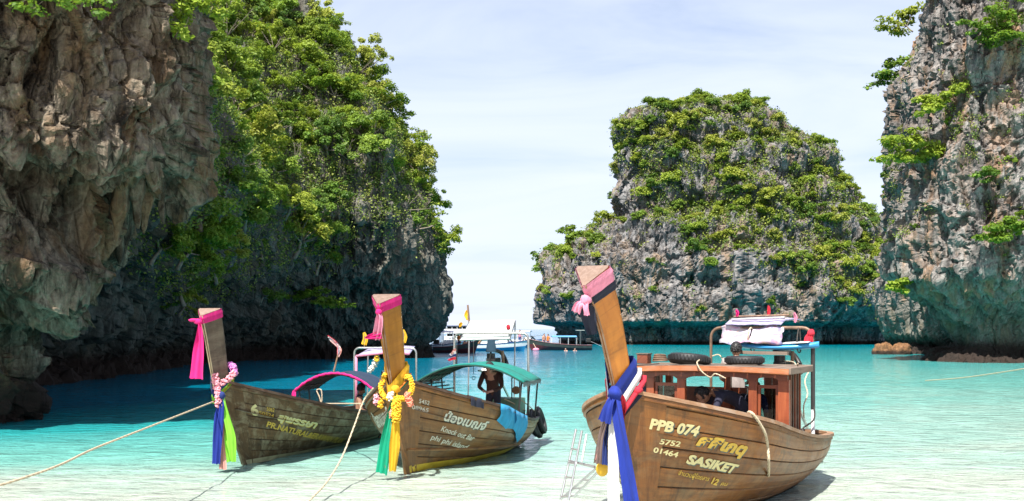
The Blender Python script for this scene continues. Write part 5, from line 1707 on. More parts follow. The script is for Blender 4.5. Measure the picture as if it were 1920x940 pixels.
for k in range(21):
    t_ = k / 20; y = .42 - 1.35 * t_; w_ = .20 * math.sin(math.pi * min(1, max(0, t_)) ** .8) ** .6 if 0 < t_ < 1 else .01
    rows.append([(5.55 + w_ * math.cos(a), y, 2.11 + .05 * (2 * t_ - 1) ** 2 + .05 * math.sin(a)) for a in np.linspace(0, 6.283, 12, endpoint=False)])
MB().grid(rows, closed=True).build('deck_shell', M_BLUEPAINT, sb, smooth=True)
rows2 = [[(5.55 - .14 + .02 * math.sin(k), .2 - 1.0 * k / 12, 2.165 + .03 * abs(k - 6) / 6), (5.55 + .12, .2 - 1.0 * k / 12, 2.18 + .03 * abs(k - 6) / 6)] for k in range(13)]
MB().grid(rows2).build('deck_pad', M_WHITEPAINT, sb, solid=.012)
for y in (.12, -.62):
    mb = MB(); mb.tube(curve_pts([(5.52, y, 2.42), (5.42, y, 2.2), (5.5, y, 2.04), (5.66, y, 2.08), (5.6, y, 2.42)], 14), .01, 5); mb.build('sling', M_DARKROPE, sb)
rb_ = b3.place(empty('red_ribbon')); tag(rb_, 'red cloth tied to the corner of the pipe frame on the cabin boat', 'ribbon')
blob(MB(), (5.58, -.80, 2.33), (.05, .06, .06), 4).build('knot', M_RED, rb_, smooth=True)
ribbon([(5.56, -.79, 2.33), (5.54, -.76, 2.25), (5.55, -.75, 2.16)], [.06, .12, .13], M_RED, rb_, 'tail', seed=4, n=10, fold=.015)
ribbon([(5.56, -.81, 2.34), (5.55, -.80, 2.2), (5.56, -.80, 2.10)], [.05, .08, .09], M_RED, rb_, 'tail', seed=5, n=10, fold=.015)
# things on the roof
tyre('old_tyre', b3.world((3.42, .42, 1.965)), .25, .055, (.1, .1, 1), 'worn black tyre lying on the cabin roof near the wooden box')
tyre('old_tyre', b3.world((3.72, -.30, 1.955)), .23, .048, (0, 0, 1), 'black tyre lying flat on the cabin roof beside the engine')
bx_ = b3.place(empty('wooden_box')); tag(bx_, 'small wooden box on the front corner of the cabin roof', 'box')
mb = MB(); mb.box((3.05, .96, 1.97), (.16, .16, .13)); mb.build('box_body', M_CABIN, bx_, bevel=.008)
MB().box((3.05, .96, 2.045), (.18, .18, .018)).build('lid', M_GREYWOOD, bx_, bevel=.004)
cr = b3.place(empty('rope_coil')); tag(cr, 'coil of brown rope lying on the cabin roof beside the wooden box', 'rope')
for k in range(4):
    mb = MB(); torus(mb, (3.1, .74, 1.95 + k * .024), .10 - .008 * k, .014, (.06 * k, .04, 1), 20, 6); mb.build('coil', M_RUST, cr, smooth=True)
rope('mooring_rope', [b3.world(p) for p in ((3.0, .12, 1.97), (2.84, .10, 1.93), (2.80, .02, 1.82), (2.86, -.08, 1.74), (2.84, -.16, 1.79), (2.85, -.3, 1.73))], .010, M_ROPE, 'pale rope end hanging over the front of the cabin roof')
rope('mooring_rope', [b3.world(p) for p in ((5.6, .82, 1.95), (5.58, .68, 1.98), (5.56, .6, 1.86), (5.56, .58, 1.62), (5.56, .58, 1.30))], .010, M_ROPE, 'thin rope knotted to the far post of the cabin boat frame')
rope('mooring_rope', [b3.world(p) for p in ((5.6, -.82, 1.85), (5.2, -.80, 1.62), (4.6, -.98, 1.45), (4.3, -1.0, 1.3), (4.3, -1.0, 1.12))], .011, M_ROPE, 'pale rope hanging between the cabin roof and the near frame post')
rope('mooring_rope', [b3.world(p) for p in ((3.95, -1.0, 1.91), (4.3, -.9, 1.86), (4.9, -.7, 1.9), (5.5, -.4, 1.9))], .010, M_ROPE, 'loose rope across the rear corner of the cabin roof')
rope('mooring_rope', [b3.world(p) for p in ((5.6, -.84, 1.22), (5.5, -.86, 1.0), (5.45, -.7, .85), (5.2, -.86, .78))], .014, M_DARKROPE, 'black cable from the near frame post down to the stern')
rope('mooring_rope', [b3.world(p) for p in [(2.3, -.75, .95)] + [b3.S(*b_find(b3, 1405, 784, -1)[:1], -1, 0) + Vector((0, .02, .07))] + [b3.S(x_, -1, v_, .06) + Vector((0, -.02, 0)) for x_, v_, _ in (b_find(b3, 1420, 800, -1), b_find(b3, 1428, 830, -1), b_find(b3, 1431, 880, -1), b_find(b3, 1430, 925, -1))] + [b_px(b3, 1431, 960, 1.78), b_px(b3, 1431, 985, 1.74)]], .018, M_ROPE, 'thick pale rope hanging over the side of the cabin boat')
# prow cloths
sc = b3.place(empty('prow_scarf')); tag(sc, 'light pink scarf over black cloth tied round the tallest prow', 'scarf')
b3.wrap(.90, 1.0, .028, M_LPINK, sc, 'scarf_wrap', 2, tilt=-.02)
b3.wrap(.845, .905, .022, M_BLACKCLOTH, sc, 'under_wrap', 2, tilt=-.02)
pk = b3.prow_frame(.93)[0] + b3.prow_frame(.93)[2] * .24
mb = MB(); blob(mb, pk, (.055, .06, .055), 1); mb.build('knot', M_LPINK, sc, smooth=True)
ribbon([pk, pk + Vector((-.04, .06, -.05)), pk + Vector((-.03, .10, -.13))], [.05, .08, .10], M_LPINK, sc, 'tail', seed=6, n=10, fold=.012)
ribbon([pk, pk + Vector((-.04, -.02, -.08)), pk + Vector((-.03, -.03, -.17))], [.05, .08, .07], M_LPINK, sc, 'tail', seed=7, n=10, fold=.012)
ribbon([pk + Vector((.01, .03, -.06)), b_px(b3, 1100, 578, -.86), b_px(b3, 1105, 600, -.82), b_px(b3, 1110, 628, -.78)], [.13, .17, .17, .09], M_BLACKCLOTH, sc, 'tail', seed=8, fold=.02, nf=1.6)
mb = MB(); blob(mb, b_px(b3, 1093, 566, -.88), (.06, .07, .04), 5); mb.build('knot', M_BLACKCLOTH, sc, smooth=True)
rbn = b3.place(empty('ribbon_bundle')); tag(rbn, 'blue, white and red ribbons knotted round the base of the tallest prow', 'ribbon')
b3.wrap(.29, .38, .05, M_BLUE, rbn, 'wrap', 2, tilt=.22)
b3.wrap(.25, .305, .085, M_WHITE, rbn, 'wrap', 2, tilt=.24)
b3.wrap(.19, .25, .12, M_RED, rbn, 'wrap', 2, tilt=.20)
b3.wrap(.10, .18, .10, M_BLACKCLOTH, rbn, 'wrap', 1, tilt=.16)
kn = b_px(b3, 1153, 738, -.38)
mb = MB(); blob(mb, kn, (.07, .08, .07), 2); mb.build('knot', M_BLUE, rbn, smooth=True)
ribbon([kn, b_px(b3, 1160, 790, -.42), b_px(b3, 1172, 860, -.40), b_px(b3, 1190, 975, -.36)], [.09, .12, .15, .18], M_BLUE, rbn, 'long_tail', seed=9, fold=.022, nf=1.3)
ribbon([kn + Vector((.03, -.01, -.02)), b_px(b3, 1150, 800, -.36), b_px(b3, 1151, 880, -.32), b_px(b3, 1152, 985, -.28)], [.07, .10, .13, .15], M_WHITE, rbn, 'long_tail', seed=10, fold=.015, nf=1.1)
ribbon([kn, b_px(b3, 1141, 762, -.45), b_px(b3, 1133, 792, -.44)], [.07, .13, .15], M_BLUE, rbn, 'short_tail', seed=11, n=12)
ribbon([kn + Vector((.04, .02, -.04)), b_px(b3, 1130, 810, -.28), b_px(b3, 1122, 870, -.24)], [.07, .10, .11], M_PRINT, rbn, 'short_tail', seed=12)
ribbon([kn + Vector((.05, 0, -.08)), b_px(b3, 1137, 820, -.26), b_px(b3, 1133, 872, -.24)], [.04, .06, .09], M_NAVY, rbn, 'short_tail', seed=13)
ribbon([kn + Vector((.04, -.06, -.02)), b_px(b3, 1168, 765, -.2), b_px(b3, 1166, 785, -.2)], [.06, .09, .08], M_RED, rbn, 'short_tail', seed=14, n=10)
ribbon([kn + Vector((.03, .03, -.03)), b_px(b3, 1133, 800, -.25), b_px(b3, 1117, 862, -.22)], [.03, .05, .04], M_PALEPINK, rbn, 'short_tail', seed=16, n=14)
mb = MB(); blob(mb, b_px(b3, 1194, 732, .02), (.06, .06, .045), 7); mb.build('knot', M_RED, rbn, smooth=True)
fb = b3.place(empty('float_buoy')); tag(fb, 'small yellow float tied under the left bow of the cabin boat', 'buoy')
pb = b_px(b3, 1129, 880, -.1)
mb = MB(); mb.sphere(pb, (.06, .075, .085), 12, 8); mb.build('float', M_TYELLOW, fb, smooth=True)
MB().tube([pb + Vector((0, 0, .07)), pb + Vector((.05, -.02, .30))], .008, 5).build('cord', M_ROPE, fb)
# boarding ladder hung on the port side
ld = b3.place(empty('boarding_ladder')); tag(ld, 'folding aluminium boarding ladder hanging on the left side of the cabin boat', 'ladder')
def lp(px, py, x): return b_px(b3, px, py, x)
a0, a1, c0, c1 = lp(1080, 805, .95), lp(1051, 938, .65), lp(1091, 808, .72), lp(1066, 938, .45)
for p, q in ((a0, a1), (c0, c1)): MB().tube([p, q], .014, 7).build('rail', M_ALU, ld)
for f_ in (.28, .48, .68, .95): MB().tube([a0.lerp(a1, f_), c0.lerp(c1, f_)], .013, 6).build('rung', M_ALU, ld)
MB().tube([lp(1100, 815, .7), lp(1091, 866, .5)], .012, 6).build('strut', M_ALU, ld)
MB().tube([a0.lerp(a1, .45), lp(1115, 876, .45)], .018, 6).build('strut', M_ALU, ld)
d0, d1, e0, e1 = lp(1052, 936, .62), lp(1116, 880, .40), lp(1076, 932, .46), lp(1122, 884, .30)
for p, q in ((d0, d1), (e0, e1)): MB().tube([p, q], .014, 7).build('lower_rail', M_ALU, ld)
for f_ in (.05, .35, .65): MB().tube([d0.lerp(d1, f_), e0.lerp(e1, f_)], .012, 6).build('rung', M_ALU, ld)

# people aboard
SK = dict(skin=M_SKIN)
J = dict(pelvis=(.05, .42, .62), belly=(.03, .30, .78), chest=(0, .08, .90), neck=(-.01, -.10, .90), head=(-.02, -.22, .87))
for s_, k in (('l', 1), ('r', -1)):
    J['sh' + s_] = (k * .18, -.01, .90); J['el' + s_] = (k * .24, -.12, .66); J['wr' + s_] = (k * .16, -.24, .48); J['ha' + s_] = (k * .13, -.30, .42)
    J['hip' + s_] = (k * .09, .40, .58); J['kn' + s_] = (k * .12, .12, .34); J['an' + s_] = (k * .12, .34, .06); J['to' + s_] = (k * .13, .18, .02)
P_ = b3.world((3.05, .05, .36))
person('person', 'person with black hair bending down in the cabin doorway, dark navy shirt', b3.world(b_px(b3, 1347, 800, 3.34).xy.to_3d() + Vector((0, 0, .60))), b3.th - R(146), J, dict(torso=m_cloth('dark_navy_shirt', (.018, .018, .04), trans=0), arms=MATS['dark_navy_shirt'], fore=M_SKIN, skin=M_SKIN, legs=M_BLACKCLOTH), 1.0, (-.1, -.75, -.66), up=(0, -.6, .8))
J = stand(); J.update(neck=(0, -.10, 1.42), head=(0, -.2, 1.5), chest=(0, -.06, 1.28))
person('person', 'person in dark blue clothes standing inside the cabin behind the bending one', b3.world((3.68, -.42, .25)), b3.th + R(90), J, dict(torso=MATS['navy_black_cloth'], skin=M_SKIN, legs=m_cloth('dark_blue_jeans', (.02, .035, .08), trans=0), arms=M_NAVY), .86)
J = sit()
person('person', 'person with short black hair seated behind the cabin roof, pale grey shirt', b3.world((5.15, .27, 1.31)), b3.th + R(100), J, dict(torso=m_cloth('grey_shirt', (.34, .29, .27), trans=0), arms=MATS['grey_shirt'], skin=M_SKIN, legs=M_BLACKCLOTH), .98)
MB().box((5.2, .27, 1.15), (.4, .5, .36)).build('stern_seat', M_CABIN, b3.root, bevel=.01)
MB().box((5.2, .27, .8), (.3, .4, .4)).build('seat_stand', M_GREYWOOD, b3.root)

# ---------------------------------------------------------------- middle boat, green arched canopy
b2 = Boat('longtail_boat', 'brown longtail boat with green arched canopy and marigold garland, middle of the three', -1.885, 17.12, 1.307, 6.4, 1.30, .31, 1.25, .80, 1.58, .50, 2.1, .65, m1=2.4)
b2.hull(M_PLANK2, 7, M_RAIL2, M_INNER)
b2.stem(M_PLANK2)
b2.prow([(.04, 1.40), (-.02, 1.58), (-.18, 2.05), (-.34, 2.5), (-.5, 2.87)], [.28, .31, .36, .40, .44], M_PROW2, M_ENDGRAIN)
b_strip(b2, .0, 3.9, .02, .14, M_YELLOW_PAINT, 'waterline_stripe', .019)
for sg in (1, -1):
    MB().tube([b2.S(x, sg, (b2.zs(x) - (.42 - .06 * x)) / (b2.zs(x) - b2.zk(x)), .02) for x in np.linspace(.02, 4.2, 22)], .026, 6).build('chine_rail', M_PLANK2, b2.root)
b_text(b2, '5452', (785, 756), (805, 760), 9, M_LETTER_W, bold=.01, shear=.1)
b_text(b2, '08965', (774, 766), (800, 772), 9, M_LETTER_W, bold=.01, shear=.1)
b_text(b2, 'น้องเบญจ์', (832, 786), (910, 806), 17, M_LETTER_W, bold=.035, shear=.2, shadow=M_LETTER_S)
b_text(b2, 'Knock out Bar', (827, 808), (885, 826), 11, M_LETTER_W, bold=.012, shear=.25)
b_text(b2, 'phi phi island', (803, 822), (872, 842), 11, M_LETTER_W, bold=.012, shear=.25)
left_text(b2, 'น้องเบญจ์', 1.5, .4, .32, .30, M_LETTER_W)
left_text(b2, 'phi phi island', 1.5, .4, .5, .26, M_LETTER_W)
def arch_canopy(b, x0, x1, hw, z_end, z_top, m_top, m_under, m_rib, ribs=6, fringe=None, yo=0.0, sag=.02):
    def pz(y): return z_end + (z_top - z_end) * (1 - (abs(y) / hw) ** 2.1)
    ys = np.linspace(hw, -hw, 25)
    root = MB().grid([[(x, y + yo, pz(y) + sag * math.sin((x - x0) / (x1 - x0) * 3 * math.pi)) for y in ys] for x in np.linspace(x0, x1, 9)]).build('canopy', m_top, b.root, smooth=True, solid=.012)
    for k in range(ribs):
        x = x0 + (x1 - x0) * k / (ribs - 1)
        MB().tube([(x, y + yo, pz(y) - .022) for y in ys], .014, 6).build('canopy_rib', m_rib, root, smooth=True)
    for y in np.linspace(hw * .8, -hw * .8, 5):
        MB().tube([(x0, y + yo, pz(y) - .04), (x1, y + yo, pz(y) - .04)], .012, 5).build('canopy_stringer', m_rib, root)
    rows = [[(x, y * .985 + yo, pz(y) - .012) for y in ys] for x in np.linspace(x0 + .02, x1 - .02, 7)]
    MB().grid(rows[::-1]).build('canopy_lining', m_under, root, smooth=True)
    for x in (x0 + .06, (x0 + x1) / 2, x1 - .06):
        for y in (hw - .05, -hw + .05):
            xx = x; MB().tube([(xx, y * .93 + yo, b.zs(xx) - .05), (xx, y + yo, pz(y) - .02)], .018, 6).build('canopy_post', M_BLACKPIPE, b.root)
    if fringe:
        for y_ in (hw, -hw):
            mb = MB(); rnd = random.Random(5)
            for x in np.linspace(x0, x1, 60):
                l = rnd.uniform(.05, .10); mb.box((x, y_ + yo, z_end - l / 2), (.016, .006, l))
            mb.build('fringe', fringe, root)
    return root, pz
arch_canopy(b2, 4.0, 5.45, 1.10, 1.36, 1.70, M_TEAL, M_GREYCANVAS, M_DKGREEN, 7, M_GREYCANVAS)
for k in range(3):
    MB().tube([(4.1 + .03 * k, .95 - .1 * k, 1.30 - .06 * k), (5.3, .95 - .1 * k, 1.28 - .06 * k)], .015, 5).build('side_rail', M_BLACKPIPE, b2.root)
b_pipe_frame(b2, 5.5, .80, -.82, 2.31, .5, .48, .026, M_STEEL, bend=.13)
# white sunshade board on the frame
sh = b2.place(empty('sunshade')); tag(sh, 'white tarpaulin sunshade stretched on the steering frame of the middle boat', 'sunshade')
cs = [b_px(b2, 863, 638, 5.42), b_px(b2, 956, 636, 5.42), b_px(b2, 966, 602, 6.3), b_px(b2, 880, 604, 6.3)]
rows = []
for i in range(9):
    l, r_ = cs[0].lerp(cs[3], i / 8), cs[1].lerp(cs[2], i / 8)
    rows.append([l.lerp(r_, j / 10) + Vector((0, 0, -.03 * math.sin(math.pi * j / 10) * math.sin(math.pi * i / 8))) for j in range(11)])
MB().grid(rows).build('sheet', M_WHITETARP, sh, smooth=True, solid=.012)
mb = MB(); mb.tube([cs[0], cs[1], cs[2], cs[3]], .02, 6, closed=True); mb.build('border_pole', M_STEEL, sh)
for p in (cs[2], cs[3]): MB().tube([p, Vector((6.2, p.y, .55))], .016, 6).build('prop', M_STEEL, sh)
MB().tube([cs[3] + Vector((0, 0, -.02)), b_px(b2, 877, 572, 6.3)], .022, 6).build('flag_pole', M_RUST, sh)
ribbon([b_px(b2, 876, 582, 6.3), b_px(b2, 874, 592, 6.3), b_px(b2, 876, 601, 6.3)], [.05, .10, .04], M_YELLOW, sh, 'flag', seed=3, n=8)
ribbon([b_px(b2, 866, 605, 6.2), b_px(b2, 863, 610, 6.2), b_px(b2, 862, 614, 6.2)], [.05, .09, .03], M_YELLOW, sh, 'flag', seed=4, n=8)
mb = MB(); blob(mb, b_px(b2, 953, 614, 5.5), (.03, .045, .06), 3); mb.build('pennant', M_RED, sh, smooth=True)
MB().tube([b_px(b2, 888, 640, 5.4), b_px(b2, 888, 702, 5.3)], .007, 5).build('cord', M_DARKROPE, sh)
mb = MB(); torus(mb, b_px(b2, 888, 709, 5.3), .035, .007, (1, 0, 0), 14, 5); mb.build('loop', M_DARKROPE, sh)
rope('mooring_rope', [b2.world(p) for p in (b_px(b2, 923, 640, 5.4), b_px(b2, 918, 668, 5.4), b_px(b2, 914, 692, 5.4))], .007, M_DARKROPE, 'thin dark cord hanging beside the outboard paddle of the middle boat')
# dark blue paddle-shaped cover on its pole
pd = b2.place(empty('paddle')); tag(pd, 'upright paddle with dark blue blade cover beside the engine of the middle boat', 'paddle')
a_, b_ = b_px(b2, 921, 637, 5.35), b_px(b2, 921, 660, 5.35)
rows = []
for k in range(9):
    t_ = k / 8; c_ = a_.lerp(b_, t_); w_ = .075 + .03 * min(1, t_ * 1.6)
    rows.append([c_ + Vector((.04 * math.sin(a), w_ * math.cos(a), 0)) for a in np.linspace(0, 6.283, 10, endpoint=False)])
bl = MB(); bl.grid(rows, closed=True); bl.add([tuple(p) for p in rows[0]], [tuple(range(10))]); bl.add([tuple(p) for p in rows[-1]], [tuple(range(10))[::-1]]); bl.build('blade', m_plain('slate_blue_vinyl', (.012, .04, .07), .85, .2), pd, smooth=False)
MB().tube([b_, b_px(b2, 917, 680, 5.35), b_px(b2, 915, 720, 5.35)], .016, 6).build('shaft', M_BLACKPIPE, pd)
b_engine(b2, 5.9, .05, 1.32)
MB().tube([b_px(b2, 942, 658, 5.9), b_px(b2, 944, 690, 5.9)], .035, 7).build('exhaust_stack', M_RAIL3, b2.root)
# stern housing, gauge board
MB().box((5.75, -.28, .72), (.5, .7, .45)).build('engine_housing', m_plain('green_painted_box', (.16, .30, .22), .6, .3), b2.root, bevel=.015)
for y in (-.45, -.62, -.2): MB().tube([(5.55, y, .9), (5.55, y, 1.38)], .014, 5).build('canopy_stay', M_BLACKPIPE, b2.root)
mb = MB(); mb.tube([(5.5, -.56, 1.12), (5.46, -.56, 1.12)], .085, 14); mb.build('dial', M_RAIL3, b2.root)
# towel over the side
tw = b2.place(empty('towel')); tag(tw, 'bright blue towel draped over the stern quarter of the middle boat', 'towel')
tp = [b_px(b2, 931, 762, 3.9), b_px(b2, 982, 774, 5.2)]
for nm, (u0, u1, l0, l1) in (('fold', (0.0, .55, .36, .22)), ('fold', (.42, 1.0, .22, .48))):
    rows = []
    for k in range(9):
        f_ = u0 + (u1 - u0) * k / 8; x = 1.75 + 1.75 * f_
        g = b2.S(x, -1, 0, 0) + Vector((0, -.065, .055)); ln = l0 + (l1 - l0) * (k / 8)
        if nm == 'fold' and u0 == 0 and k < 4: ln *= .6 + .13 * k
        row = [g + Vector((0, .22, .01)), g + Vector((0, .1, .012)), g + Vector((0, 0, 0))]
        for j in range(1, 7):
            h_ = ln * j / 6; row.append(b2.S(x + .03 * math.sin(k + j * .5), -1, min(.9, h_ / (b2.zs(x) - b2.zk(x))), .055 + .02 * math.sin(k * 1.7 + j * .6)))
        rows.append(row)
    MB().grid(rows).build(nm, M_TOWEL, tw, smooth=True)
dc = b2.place(empty('dark_cloth')); tag(dc, 'small dark cloth drying on the rail of the middle boat', 'cloth')
rows = []
for k in range(7):
    x = 1.12 + .045 * k; g = b2.S(x, -1, 0) + Vector((0, -.062, .055))
    rows.append([g + Vector((0, .12, .004)), g + Vector((0, .05, .012))] + [g + Vector((0, .0 - .02 * math.sin(k * 2), -.03 - .045 * j)) for j in range(4)])
MB().grid(rows).build('drape', M_BLACKCLOTH, dc, smooth=True)
# fender tyres
for k, (px, py, ax, lb) in enumerate(((1001, 793, (.55, -.75, -.3), 'black tyre fender hanging on the stern of the middle boat, nearest its hull'), (1006, 796, (.5, -.8, -.3), 'black tyre fender hanging on the stern of the middle boat, between two others'), (1014, 788, (.5, -.8, -.3), 'black tyre fender hanging on the stern of the middle boat, outermost'))):
    c_ = b2.world(b_px(b2, px, py, 6.0 + .12 * k))
    w_ = b2.world(Vector((1, 0, 0))) - b2.world(Vector((0, 0, 0)))
    tyre('tyre_fender', c_, .245, .052, (.93, -.25 + .05 * k, .28), lb)
rope('mooring_rope', [b2.world(p) for p in (b_px(b2, 945, 748, 5.2), b_px(b2, 965, 758, 5.5), b_px(b2, 985, 770, 5.9))], .014, M_ROPE, 'pale rope from the engine box to the nearest tyre fender')
rope('mooring_rope', [b2.world(p) for p in (b_px(b2, 974, 748, 5.4), b_px(b2, 990, 760, 5.8), b_px(b2, 1003, 772, 6.1))], .012, M_ROPE, 'pale rope from the steering frame to the outer tyre fenders')
# national flag on a dark staff
fl = b2.place(empty('flag_staff')); tag(fl, 'small striped red white and blue flag on a black staff by the green canopy', 'flag')
MB().tube([b_px(b2, 856, 648, 4.6), b_px(b2, 856, 690, 4.6)], .018, 6).build('staff', M_BLACKPIPE, fl)
for k, (p, q, m_) in enumerate((((855, 655), (846, 664), M_PALEPINK), ((855, 661), (844, 666), M_WHITE), ((855, 666), (843, 669), M_NAVY), ((855, 672), (840, 676), M_RED))):
    a_, b_ = b_px(b2, *p, 4.58), b_px(b2, *q, 4.58)
    ribbon([a_, a_.lerp(b_, .5) + Vector((.02, 0, .01)), b_], [.05, .055, .04], m_, fl, 'stripe', side=(0, 0, 1), fold=.01, seed=k, n=8)
# prow scarf, garlands and ribbons
sc = b2.place(empty('prow_scarf')); tag(sc, 'hot pink scarf tied round the top of the middle prow', 'scarf')
b2.wrap(.90, 1.0, .02, M_PINK, sc, 'scarf_wrap', 2, tilt=-.01)
pk = b2.prow_frame(.925)[0] + b2.prow_frame(.925)[2] * .235
mb = MB(); blob(mb, pk, (.04, .05, .05), 1); mb.build('knot', M_PINK, sc, smooth=True)
ribbon([pk, b_px(b2, 712, 598, -.66), b_px(b2, 708, 625, -.58), b_px(b2, 704, 636, -.55)], [.05, .12, .15, .13], M_LPINK, sc, 'tail', seed=21, fold=.025, nf=2)
ribbon([b_px(b2, 716, 628, -.56), b_px(b2, 704, 630, -.58), b_px(b2, 692, 632, -.6), b_px(b2, 684, 634, -.6)], [.12, .11, .07, .02], M_PINK, sc, 'tail', seed=22, side=(0, 0, 1), fold=.02, n=14)
gl = b2.place(empty('flower_garland')); tag(gl, 'yellow marigold garland with coral tassels on the middle prow', 'garland')
kb = b_px(b2, 742, 730, -.34)
Lp = [b_px(b2, 721, 705, -.10), b_px(b2, 714, 728, -.26), b_px(b2, 722, 745, -.36), kb + Vector((-.03, .02, -.14)), b_px(b2, 742, 765, -.42), b_px(b2, 742, 782, -.42)]
garland([(.05, .16, 1.62)] + Lp, .042, .016, M_FL_YELLOW, gl, 'garland_string', 1, 60, 11)
Rp = [b_px(b2, 768, 708, -.02), b_px(b2, 772, 730, -.22), b_px(b2, 760, 747, -.34), kb + Vector((-.03, -.04, -.14)), b_px(b2, 745, 768, -.40), b_px(b2, 744, 784, -.42)]
garland([(.05, -.16, 1.62)] + Rp, .042, .016, M_FL_YELLOW, gl, 'garland_string', 2, 60, 11)
garland([b_px(b2, 743, 755, -.45), b_px(b2, 743, 785, -.45)], .075, .018, M_FL_YELLOW, gl, 'garland_bundle', 3, 16, 26)
garland([b_px(b2, 733, 738, -.42), b_px(b2, 731, 748, -.43)], .045, .02, M_FL_WHITE, gl, 'jasmine_string', 4, 8, 7)
for k, (px, py) in enumerate(((713, 760), (769, 757), (706, 752), (764, 748), (735, 779))):
    garland([b_px(b2, px, py - 8, -.38), b_px(b2, px, py + 2, -.38)], .045, .02, M_FL_CORAL if k in (1, 3, 4) else (M_FL_YELLOW if k == 0 else M_FL_PINK), gl, 'tassel', 10 + k, 7, 9)
rbn = b2.place(empty('ribbon_bundle')); tag(rbn, 'yellow, green and red ribbons hanging from the middle prow', 'ribbon')
b2.wrap(.17, .33, .05, M_YELLOW, rbn, 'wrap', 2, tilt=.24)
b2.wrap(.13, .20, .07, M_ORANGE, rbn, 'wrap', 2, tilt=.20)
b2.wrap(.10, .16, .075, M_GREEN, rbn, 'wrap', 2, tilt=.16)
mb = MB(); blob(mb, kb, (.06, .07, .06), 3); mb.build('knot', M_YELLOW, rbn, smooth=True)
ribbon([kb, b_px(b2, 734, 775, -.34), b_px(b2, 724, 830, -.30), b_px(b2, 715, 888, -.26)], [.06, .12, .18, .20], M_GREEN, rbn, 'long_tail', seed=23, fold=.022)
ribbon([kb, b_px(b2, 742, 790, -.36), b_px(b2, 740, 835, -.32), b_px(b2, 736, 884, -.28)], [.06, .13, .16, .10], M_YELLOW, rbn, 'long_tail', seed=24, fold=.022)
ribbon([kb + Vector((.03, 0, 0)), b_px(b2, 737, 785, -.30), b_px(b2, 731, 840, -.26), b_px(b2, 722, 876, -.24)], [.05, .08, .10, .08], M_RED, rbn, 'long_tail', seed=25)
# boatman under the canopy
J = stand(); J.update(chest=(0, -.14, 1.25), belly=(0, -.04, 1.08), neck=(0, -.24, 1.36), head=(0, -.32, 1.46))
for s_, k in (('l', 1), ('r', -1)):
    J['sh' + s_] = (k * .18, -.14, 1.32); J['el' + s_] = (k * .25, -.26, 1.06); J['wr' + s_] = (k * .09, -.44, .98); J['ha' + s_] = (k * .03, -.49, .97)
M_BROWNSHIRT = m_cloth('dark_brown_shirt', (.06, .025, .02), trans=0)
person('person', 'boatman in dark brown long sleeves leaning under the green canopy', b2.world((4.95, -.22, .20)), b2.th - R(88), J, dict(torso=M_BROWNSHIRT, arms=M_BROWNSHIRT, fore=M_BROWNSHIRT, skin=M_SKIN_L, legs=M_BLACKCLOTH), .97, (0, -.8, -.6), up=(0, -.5, .85))

# ---------------------------------------------------------------- left boat, weathered
b1 = Boat('longtail_boat', 'weathered dark longtail boat numbered 6, leftmost of the three', -4.93, 17.9, 1.36, 9.6, 1.15, .5, 2.6, .6, 1.50, .45, 2.6, 1.15, m1=2.2)
b1.hull(M_PLANK1, 7, M_RAIL2, M_INNER)
b1.stem(M_PLANK1)
b1.prow([(.06, 1.32), (.0, 1.48), (-.14, 1.9), (-.28, 2.33), (-.42, 2.68)], [.27, .29, .32, .35, .37], M_PROW1, M_ENDGRAIN)
b_strip(b1, .0, 7.5, .0, .09, M_CREAM_PAINT, 'waterline_stripe', .019)
b_text(b1, '6', (468, 776), (485, 778), 22, M_LETTER_C, bold=.05)
b_text(b1, '5062', (495, 769), (514, 772), 8, M_LETTER_Y, bold=.01, shear=.1)
b_text(b1, '50524', (486, 777), (510, 782), 8, M_LETTER_Y, bold=.01, shear=.1)
b_text(b1, 'สุพรรษา', (521, 787), (589, 801), 14, M_LETTER_C, bold=.04, shear=.25, shadow=M_LETTER_Y)
b_text(b1, 'PR.NATURAL&ERAWAN PLAN', (495, 799), (637, 830), 12, M_LETTER_Y, bold=.03, shear=.25)
arch_canopy(b1, 5.3, 6.5, .92, 1.05, 1.43, M_BLUETARP, M_BLUETARP, M_BLACKPIPE, 6)
rl = b1.place(empty('cloth_roll')); tag(rl, 'pink cloth wound along the front edge of the blue arched canopy', 'cloth')
def czz(y): return 1.05 + .38 * (1 - (abs(y) / .92) ** 2.1)
mb = MB(); mb.tube([(5.27 + .01 * math.sin(k), y, czz(y) + .01 + .006 * math.sin(k * 2.2)) for k, y in enumerate(np.linspace(.93, -.93, 40))], [.026 + .006 * math.sin(k * 1.9) for k in range(40)], 8); mb.build('roll', M_PINK, rl, smooth=True)
for y in (.94, -.94):
    ribbon([(5.26, y, 1.06), (5.25, y, .96), (5.25, y, .86)], [.06, .10, .12], M_PINK, rl, 'tassel', seed=int(y > 0), n=9)
b_pipe_frame(b1, 8.6, .80, -.80, 1.93, .45, .45, .026, M_STEEL, bend=.13)
sh = b1.place(empty('sunshade')); tag(sh, 'lilac and pink sunshade sheet on the pipe frame of the leftmost boat', 'sunshade')
cs = [b_px(b1, 668, 668, 8.0), b_px(b1, 768, 664, 8.0), b_px(b1, 778, 650, 9.2), b_px(b1, 690, 655, 9.2)]
rows = []
for i in range(7):
    l, r_ = cs[0].lerp(cs[3], i / 6), cs[1].lerp(cs[2], i / 6)
    rows.append([l.lerp(r_, j / 10) + Vector((0, 0, .05 * math.sin(math.pi * j / 10))) for j in range(11)])
MB().grid(rows).build('sheet', M_LILAC, sh, smooth=True, solid=.015)
MB().tube([cs[0] + Vector((-.01, 0, 0)), cs[0].lerp(cs[1], .5) + Vector((-.01, 0, .05)), cs[1] + Vector((-.01, 0, 0))], .03, 7).build('hem', M_LPINK, sh, smooth=True)
MB().tube([cs[0], Vector((8.0, cs[0].y, .5))], .03, 7).build('wrapped_post', M_LPINK, sh, smooth=True)
